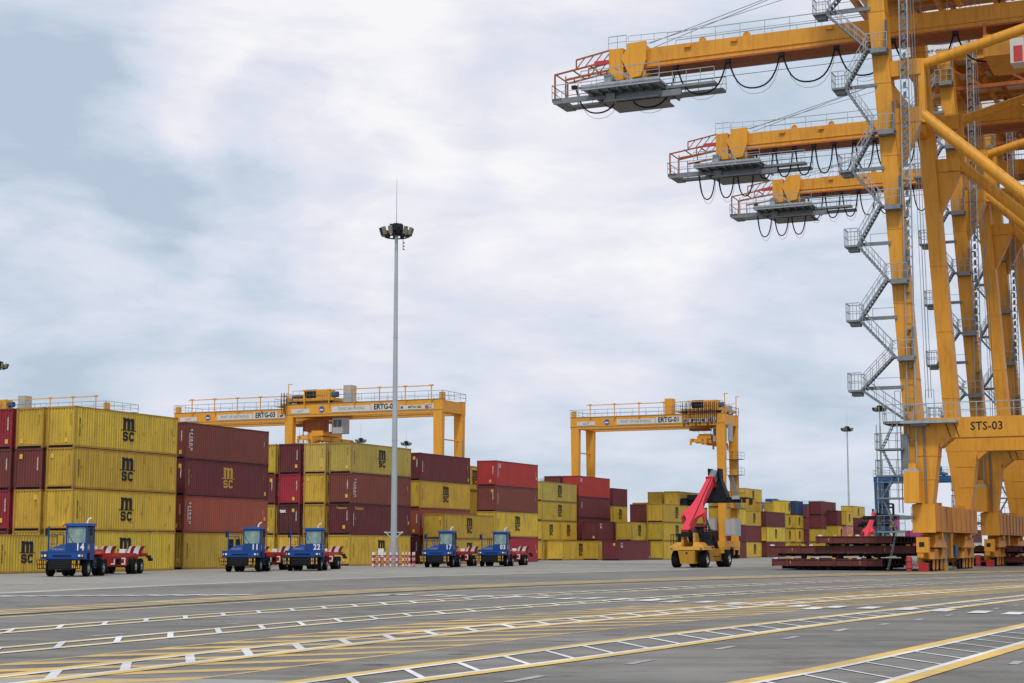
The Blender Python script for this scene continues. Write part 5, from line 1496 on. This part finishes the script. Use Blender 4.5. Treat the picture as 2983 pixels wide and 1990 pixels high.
    for b in (6.4, 9.3):
        s.bar(P(tipa + .2, b, ZG0 + .30), P(tipa + 5.4, b, ZG0 + 1.0), .13); s.bar(P(tipa + 2.2, b, ZG0 + 1.4), P(tipa + 5.4, b, ZG0 + 1.9), .12)
        s.bar(P(tipa + .2, b, ZG0 - 1.9), P(tipa + .2, b, ZG0 + .3), .13); s.bar(P(tipa + 2.2, b, ZG0 + .6), P(tipa + 2.2, b, ZG0 + 1.4), .10)
        s.bar(P(tipa + 1.2, b, ZG0 - 1.9), P(tipa + 1.2, b, ZG0 + .1), .08)
        for k_ in range(4):
            a = tipa + 2.2 + k_ * .8
            s.bar(P(a, b, ZG0 + .60 + .1 * k_), P(a + .8, b, ZG0 + 1.5 + .1 * k_), .07)
        s.bar(P(tipa + 1.2, b, ZG0 - .25), P(tipa + 5.2, b, ZG0 + .15), .16)
    for a in (.2, 1.8, 3.4, 5.0): s.bar(P(tipa + a, 6.4, ZG0 + .35 + .13 * a), P(tipa + a, 9.3, ZG0 + .35 + .13 * a), .09)
    s.build('end_truss', M['rust'], t)
    bx(MB(), tipa + 4.0, tipa + 5.3, 6.0, 6.2, ZG0 + .6, ZG0 + .95).build('buffer', M['inkr'], t)
    s = MB(); s.bar(P(tipa + 6.3, 4.6, ZG0 - .2), P(tipa + 8.0, 4.6, zp + .6), .12); bx(s, tipa + 5.3, tipa + 5.9, 4.9, 5.1, zp + .6, ZG0 - .6); bx(s, tipa + 5.3, tipa + 5.9, 4.9, gb0 - .2, ZG0 - .9, ZG0 - .6)
    s.build('hanger_frame', M['galv'], t)
    # festoon loops under the girder
    if loops == 'wide': nodes = [tipa + 2.0, tipa + 6.5, tipa + 11.2, tipa + 15.7, tipa + 20.25, tipa + 24.8, tipa + 29.3, tipa + 34.2, tipa + 39]; sag = 2.5
    else: nodes = [tipa + 3.2 + 2.05 * k_ for k_ in range(13)]; sag = 2.9
    if loops == 'wide' and first: pass
    for i in range(len(nodes) - 1):
        c = MB(); zn = ZG0 - .35 if nodes[i] > tipa + 9 or loops == 'wide' else zp + .1
        zn2 = zn
        if loops == 'wide' and nodes[i] < tipa + 9: zn = zn2 = ZG0 - 1.0
        hang(c, P(nodes[i] + .12, gb0 - .1, zn), P(nodes[i + 1] - .12, gb0 - .1, zn2), sag, .07, 14)
        c.build('festoon_cable', M['black'], t)
        c = MB(); hang(c, P(nodes[i] + .12, gb0 + .3, zn), P(nodes[i + 1] - .12, gb0 + .3, zn2), sag + .4, .018, 10); c.build('tow_rope', GD, t)
    for a in nodes:
        c = MB(); bx(c, a - .22, a + .22, gb0 - .25, gb0 + .1, (ZG0 if a > tipa + 9 else ZG0 - .7) - .45, (ZG0 if a > tipa + 9 else ZG0 - .7) - .15); c.tube(P(a, gb0 - .1, ZG0 - .2), P(a, gb0 - .1, ZG0 - .6), .05, n=6); c.build('cable_carriage', M['dark'], t)
    # trolley ropes
    s = MB()
    for z, b in ((ZG0 - .8, 7.0), (ZG0 - 1.0, 8.4), (ZG0 - .3, 7.7)): s.tube(P(tipa + 8, b, z), P(SPN, b, z + .1), .025, n=4)
    s.tube(P(tipa + 8.6, 7.2, ZG1 + .6), P(SPN - 20, 7.2, ZG1 + 8.2), .03, n=4); s.tube(P(tipa + 8.6, 8.4, ZG1 + .6), P(SPN - 20, 8.4, ZG1 + 9.2), .03, n=4); s.tube(P(tipa + 6.6, 7.2, ZG1 + .3), P(tipa + 22, 7.2, ZG1 + 3.2), .025, n=4)
    s.build('wire_rope', GD, t)
    # machinery house with deck and trusses
    s = MB(); bx(s, -6.8, 14, .6, B2 - .6, 48.1 + dz, 52.3 + dz); mh = s.build('machinery_house', M['white'], t)
    s = MB()
    for b in (1.0, 5.5, 11, 16.6): bx(s, -7.0, 14.5, b, b + .35, 47.3 + dz, 48.1 + dz)
    for a in (-6.8, -.5, 4.0, 9.0, 13.6): bx(s, a, a + .4, .6, B2 - .6, 46.8 + dz, 47.3 + dz)
    s.build('house_floor_beam', OR, t)
    s = MB()
    for a in (-3.5, .5, 4.5, 8.5):
        s.bar(P(a, 1.2, 47.2 + dz), P(a + 2.2, 6.6, ZG1 + .2), .32); s.bar(P(a, 16.5, 47.2 + dz), P(a + 1.6, 9.0, ZG1 + .2), .32); s.bar(P(a, 1.2, 47.2 + dz), P(a + 4, 1.2, 44.6 + dz), .2); s.bar(P(a, 3.0, 44.4 + dz), P(a + 4, 3.0, 46.2 + dz), .18)
    s.bar(P(-4, 1.2, 44.6 + dz), P(14, 1.2, 44.6 + dz), .35)
    s.build('underframe_truss', M['rust'] if not first else OR, t)
    s = MB(); bx(s, -3.9, -2.5, 4.6, 5.4, ZG1 + 1.1, ZG1 + 4.4); cd = s.build('cable_drum_frame', OR, t)
    for z in (ZG1 + 1.7, ZG1 + 2.9): bx(MB(), -3.65, -2.75, 4.55, 4.62, z, z + .8).build('frame_opening', M['rust'], cd)
    bx(MB(), 4.5, 11.0, 4.9, 10.6, ZG0 - 2.9, ZG0 - 1.2).build('trolley_frame', OR, t)
    s = MB()
    for a in (4.6, 7.6, 10.6): s.bar(P(a, 5.2, ZG0 - .2), P(a, 5.2, ZG0 - 2.0), .22); s.bar(P(a, 5.2, ZG0 - 1.0), P(a + 2.4, 5.2, ZG0 - 2.6), .2)
    s.build('trolley_hanger', M['rust'], t)
    s = MB(); bx(s, 6.7, 7.7, 3.0, 4.6, ZG0 - 4.2, ZG0 - 2.3); oc = s.build('operator_cab', M['sign'], t)
    bx(MB(), 6.95, 7.6, 2.95, 3.0, ZG0 - 4.1, ZG0 - 2.9).build('cab_window', M['inkr'], oc)
    if word:
        s = MB(); bx(s, -5.6, .1, .50, .58, 47.85 + dz, 50.5 + dz); bd = s.build('banner', M['white'], t)
        write('PORT OF HAI PHONG', .52, M['inkb'], bd, P(-2.75, .48, 48.30 + dz), RNEG, .02, .95)
        for k_, (yy, hh) in enumerate(((49.75, .55), (49.25, .35))):
            sw = MB(); pl = [(-2.75 + 1.9 * math.cos(R(a)), hh * math.sin(R(a))) for a in range(180, 361, 15)] + [(-2.75 + 1.9 * math.cos(R(a)), hh * (.0 if k_ == 0 else .7) * math.sin(R(a))) for a in range(345, 179, -15)]
            sw.add([P(x, .485, yy + dz + z) for x, z in pl], [tuple(range(len(pl)))]); sw.build('swoosh', M['inkb'] if k_ else M['blue2'], bd)
    # zigzag stairs
    lv = [10.8, 13.2, 15.6, 18.4, 21.3, 24.0, 26.9, 29.7, 32.6, 36.1, 38.9, 42.1, 45.0]
    oa = lambda z: -4.55 - max(0, z - 24) * .055 - (1.0 if z > 40 else 0)
    ia = lambda z: la(z) + .10
    for i, z in enumerate(lv):
        b0, b1 = -1.75, -.82
        if i % 2 == 0:       # inner landing on the leg
            s = MB(); bx(s, ia(z) - .35, ia(z) + 1.25, b0, b1, z - .12, z); bx(s, ia(z), ia(z) + 1.2, b0, b1, z - .35, z - .12)
            ld = s.build('inner_landing', GD, t)
            s = MB(); railing(s, [P(ia(z) - .35, b0, z), P(ia(z) + 1.25, b0, z)], 1.15, .5, .04); s.build('handrail', GV, ld)
            if i % 2 == 0 and z > 11:
                s = MB()
                s.hexa([P(ia(z) + 1.1, b0, z), P(ia(z) + 1.1, b1, z), P(ia(z) + 1.14, b1, z), P(ia(z) + 1.14, b0, z), P(ia(z) + 1.1, b0, z + 2.1), P(ia(z) + 1.1, b1, z + 2.3), P(ia(z) + 1.14, b1, z + 2.3), P(ia(z) + 1.14, b0, z + 2.1)])
                s.build('screen_panel', GD, ld)
        else:
            a = oa(z)
            s = MB(); bx(s, a - .55, a + .45, b0 - .25, b1 + .1, z - .14, z); bx(s, a - .35, a + .4, b0 + .1, b1 - .1, z - .42, z - .14)
            ld = s.build('outer_landing', GD, t)
            s = MB(); railing(s, [P(a + .45, b0 - .25, z), P(a - .55, b0 - .25, z), P(a - .55, b1 + .1, z), P(a + .45, b1 + .1, z)], 1.25, .45, .04); s.build('handrail', GV, ld)
            s = MB(); bx(s, a + .3, ia(z) + .1, -.95, -.78, z + .05, z + .30); s.bar(P(a + 1.2, -.95, z + .9), P(ia(z), -.95, z + .9), .03); s.bar(P(a + 1.2, -.95, z + .3), P(a + 1.2, -.95, z + .9), .03)
            s.build('landing_bracket', GD, t)
        if i:
            z0, z1 = lv[i - 1], z
            pa = (ia(z0) - .2 if (i - 1) % 2 == 0 else oa(z0) + .35); pb = (ia(z1) - .3 if i % 2 == 0 else oa(z1) + .35)
            s = MB()
            for b in (-1.72, -.98): s.bar(P(pa, b, z0), P(pb, b, z1), .045, .14)
            n = 12
            for k_ in range(1, n):
                f_ = k_ / n; a = pa + (pb - pa) * f_; zz = z0 + (z1 - z0) * f_
                bx(s, a - .12, a + .12, -1.70, -1.0, zz - .02, zz + .02)
            fl = s.build('stair_flight', GD, t)
            s = MB()
            for b in (-1.74, -.96):
                s.bar(P(pa, b, z0 + 1.0), P(pb, b, z1 + 1.0), .045); s.bar(P(pa, b, z0 + .5), P(pb, b, z1 + .5), .03)
                for k_ in range(5):
                    f_ = (k_ + .5) / 5; s.bar(P(pa + (pb - pa) * f_, b, z0 + (z1 - z0) * f_), P(pa + (pb - pa) * f_, b, z0 + (z1 - z0) * f_ + 1.0), .035)
            s.build('handrail', GV, fl)
    # portal walkway
    s = MB(); bx(s, -2.6, 2.6, -2.0, -.82, 10.62, 10.82); bx(s, -2.6, -1.36, -2.0, .8, 10.62, 10.82); wk = s.build('portal_walkway', GV, t)
    s = MB(); railing(s, [P(-2.6, -.8, 10.82), P(-2.6, -2.0, 10.82), P(2.6, -2.0, 10.82)], 1.2, .7, .04)
    railing(s, [P(2.6, -.7, 11.06), P(SPN, -.7, 11.06)], 1.1, 1.3, .04); railing(s, [P(-1.2, B2 + .7, 11.06), P(SPN, B2 + .7, 11.06)], 1.1, 1.3, .04)
    for a in (-1.7, -1.3, .5, 1.1): s.bar(P(a, -2.0, 10.82), P(a, -2.0, 13.0), .05)
    s.bar(P(-1.7, -2.0, 13.0), P(-1.3, -2.0, 13.0), .05); s.bar(P(.5, -2.0, 13.0), P(1.1, -2.0, 13.0), .05)
    s.build('handrail', GV, wk)
    # lower stair tower
    s = MB()
    for (a, b) in ((-3.1, -2.0), (-3.1, -.6), (-1.6, -2.0), (-1.6, -.6)): s.bar(P(a, b, 4.2), P(a, b, 10.6), .07)
    tw = s.build('stair_tower_frame', GV, t)
    zs = [2.9, 5.3, 6.92, 8.85, 10.7]; xs = [-1.9, -2.8, -1.9, -2.8, -1.9]
    for i, z in enumerate(zs[:-1]):
        s = MB(); bx(s, -3.2, -1.2, -2.1, -.6, z - .12, z); railing(s, [P(-1.2, -2.1, z), P(-3.2, -2.1, z), P(-3.2, -.6, z)], 1.1, .5, .035); s.build('tower_landing', GD, tw)
        s = MB()
        z1 = zs[i + 1]
        for b in (-1.9, -1.3): s.bar(P(xs[i], b, z), P(xs[i + 1], b, z1), .04, .07)
        for k_ in range(1, 8): f_ = k_ / 8; bx(s, xs[i] + (xs[i + 1] - xs[i]) * f_ - .1, xs[i] + (xs[i + 1] - xs[i]) * f_ + .1, -1.9, -1.3, z + (z1 - z) * f_ - .02, z + (z1 - z) * f_ + .02)
        s.build('tower_stair', GD, tw)
    s = MB()
    for b in (-1.9, -1.4): s.bar(P(-2.6, b, .1), P(-1.9, b, 2.9), .03)
    for k_ in range(9): s.bar(P(-2.6 + .078 * k_, -1.9, .2 + .31 * k_), P(-2.6 + .078 * k_, -1.4, .2 + .31 * k_), .03)
    s.build('access_ladder', GD, tw)
    # lift: mast rails and cabin
    s = MB(); ax = lambda z: -.68 + .0 * z
    for a in (-1.0, -.42):
        s.bar(P(a + .0, -1.15, 7.4), P(a + .36, -1.15, 54), .06)
        s.bar(P(a + .0, -.95, 7.4), P(a + .36, -.95, 54), .06)
    s.build('lift_mast_rail', GV, t)
    s = MB(); z = 8.0
    while z < 54:
        sh = .36 * (z - 7.4) / 46.6
        s.bar(P(-1.0 + sh, -1.15, z), P(-.42 + sh, -1.15, z), .05, .05)
        if z > 20:
            s.bar(P(-1.0 + sh, -1.15, z), P(-.42 + sh, -1.15, z + .75), .035); bx(s, -.82 + sh, -.60 + sh, -1.05, -.98, z, z + .5)
        z += .75 if z > 20 else 1.5
    s.build('lift_mast_lattice', GD, t)['kind'] = 'stuff'
    s = MB()
    z = 12
    while z < 40: s.bar(P(-.7, -1.1, z), P(-.7, -.8, z), .25, .1); z += 2.8
    for a_, r_ in ((.55, .03), (.75, .025), (.35, .02)): s.tube(P(a_, -.95, 12.5), P(a_ - .55, -.95, 48), r_, n=5)
    s.build('cable_conduit', GD, t)
    bx(MB(), -1.22, -.12, -2.15, -1.0, 4.9, 7.15).build('lift_cabin', M['orange2'], t)
    bx(MB(), -1.16, -.18, -2.1, -1.05, 7.15, 7.35).build('lift_cabin_roof', M['grey'], t)
    bx(MB(), -.95, -.4, -1.6, -.9, 7.35, 7.75).build('lift_motor', M['orange2'], t)
    s = MB(); s.tube(P(.12, -.9, 4.8), P(.05, -.9, 10.6), .035, n=6); s.tube(P(.24, -.9, 4.8), P(.17, -.9, 10.6), .03, n=6); s.build('drain_pipe', GD, t)
    bx(MB(), -1.7, -.75, -1.6, -.3, 3.75, 4.0).build('lower_platform', GD, t)
    bx(MB(), -1.5, -1.0, -1.4, -.9, 7.3, 9.9).build('cabinet', GD, t)
    # bogies
    for a in (0, SPN):
        for b in (2.2, B2 - 2.2):
            sgn = -1 if b < 9 else 1
            s = MB(); s.hexa([P(a - .62, b - 2.6, 1.72), P(a - .62, b + 2.6, 1.72), P(a + .62, b + 2.6, 1.72), P(a + .62, b - 2.6, 1.72), P(a - .45, b - 1.6, 2.62), P(a - .45, b + 1.6, 2.62), P(a + .45, b + 1.6, 2.62), P(a + .45, b - 1.6, 2.62)])
            bg = s.build('equaliser_beam', M['orangew'], t)
            s = MB(); s.tube(P(a - .72, b, 2.6), P(a + .72, b, 2.6), .26, n=14); s.build('pivot_pin', OR, bg)
            for k_ in (-1, 1):
                s = MB(); s.hexa([P(a - .5, b + k_ * 1.6 - 1.15, .88), P(a - .5, b + k_ * 1.6 + 1.15, .88), P(a + .5, b + k_ * 1.6 + 1.15, .88), P(a + .5, b + k_ * 1.6 - 1.15, .88), P(a - .5, b + k_ * 1.6 - .6, 1.62), P(a - .5, b + k_ * 1.6 + .6, 1.62), P(a + .5, b + k_ * 1.6 + .6, 1.62), P(a + .5, b + k_ * 1.6 - .6, 1.62)])
                s.build('bogie_frame', M['orangew'], bg)
                for j in (-1, 1):
                    y = b + k_ * 1.6 + j * .72
                    s = MB(); s.lathe([(-.10, .05), (-.10, .38), (.10, .38), (.10, .05)], P(a, y, .40), 'y', 16); s.build('rail_wheel', M['dark'], bg)
                    for q_ in (-.46, .34): bx(MB(), a + q_, a + q_ + .12, y - .13, y + .13, .12, .95).build('axle_box', M['orangew'], bg)
                s = MB(); bx(s, a - .85, a - .5, b + k_ * 1.6 - .3, b + k_ * 1.6 + .3, .55, 1.25); s.build('travel_motor', M['orange2'], bg)
                s = MB(); s.tube(P(a - .9, b + k_ * 1.6 + .5, 1.0), P(a - .5, b + k_ * 1.6 + .5, 1.0), .16, n=10); s.build('motor_casing', M['galvd'], bg)
        q_ = MB()
        for y_ in (5.0, 10.5, 13.0): q_.path([P(a - .8, y_, 3.4), P(a - .9, y_ + .3, 2.2), P(a - .7, y_ + .6, 1.2)], .05, 6)
        q_.tube(P(a - .85, 3, 3.3), P(a - .85, 15, 3.3), .05, n=6); q_.build('power_cable', M['black'], t)
        for bb, k_ in ((-1.2, -1), (B2 + 1.2, 1)):
            s = MB(); bx(s, a - .55, a + .30, bb - .35, bb + .35, 1.35, 2.45); db = s.build('drive_box', M['orange2'], t)
            bx(MB(), a - .35, a + .02, bb - .36, bb - .35, 1.75, 2.1).build('drive_box_window', M['ink'], db)
            bx(MB(), a - .5, a - .1, bb - .3, bb + .3, 1.0, 1.35).build('bracket', OR, db)
            bx(MB(), a - .4, a + .25, bb - .55, bb - .15, .02, .62).build('rail_sweeper', M['red'], t)
        s = MB(); s.tube(P(a, 7.2, .05), P(a, 7.2, 2.9), .17, n=12); s.build('storm_pin', M['galv'], t)
        bx(MB(), a - .35, a + .35, 8.0, 8.9, .9, 2.85).build('tie_down_frame', OR, t)
        s = MB(); bx(s, a - .55, a + .35, 5.2, 6.4, .0, .62); blk2 = s.build('stop_block', M['conc'], t)
        bx(MB(), a - .552, a + .352, 5.18, 6.42, .0, .3).build('block_stripe', M['yelb'], blk2)
        s = MB(); bx(s, a - .4, a + .4, 9.8, 11.0, 1.0, 1.9); s.build('control_cabinet', M['bluec'], t)
    s = MB(); s.tube(P(-1.15, -1.3, .05), P(-1.15, -1.3, 1.05), .20, n=10); s.tube(P(-1.15, -1.3, .25), P(-1.15, -1.3, .35), .27, n=10); s.tube(P(-1.15, -1.3, .75), P(-1.15, -1.3, .85), .27, n=10); s.bar(P(-1.15, -1.3, .5), P(-.4, -1.2, .45), .06); s.bar(P(-1.4, -1.3, .52), P(-.8, -1.3, .52), .04)
    s.build('rail_clamp', M['inkr'], t)
    if first:
        write('STS-03', .84, M['ink'], t, P(4.55, -.826, 10.36), RNEG, .02, .92, 'lettering', 1.05)
    # fender drains on the knee
    s = MB(); s.bar(P(2.0, -.84, 9.65), P(1.6, -.84, 10.9), .05); s.bar(P(2.6, -.84, 9.65), P(2.2, -.84, 10.9), .05); s.build('cable_duct', M['ink'], t)
    return t


quay_crane(0, -32.0, 0.0, 'nearest orange quay crane, marked STS-03 on its portal beam', True, 'wide')
quay_crane(33.0, -32.6, .3, 'second orange quay crane, between the nearest and farthest ones', False, 'tight', 'x')
quay_crane(60.5, -34.0, 1.2, 'farthest orange quay crane with the lowest appearing boom', False, 'tight')
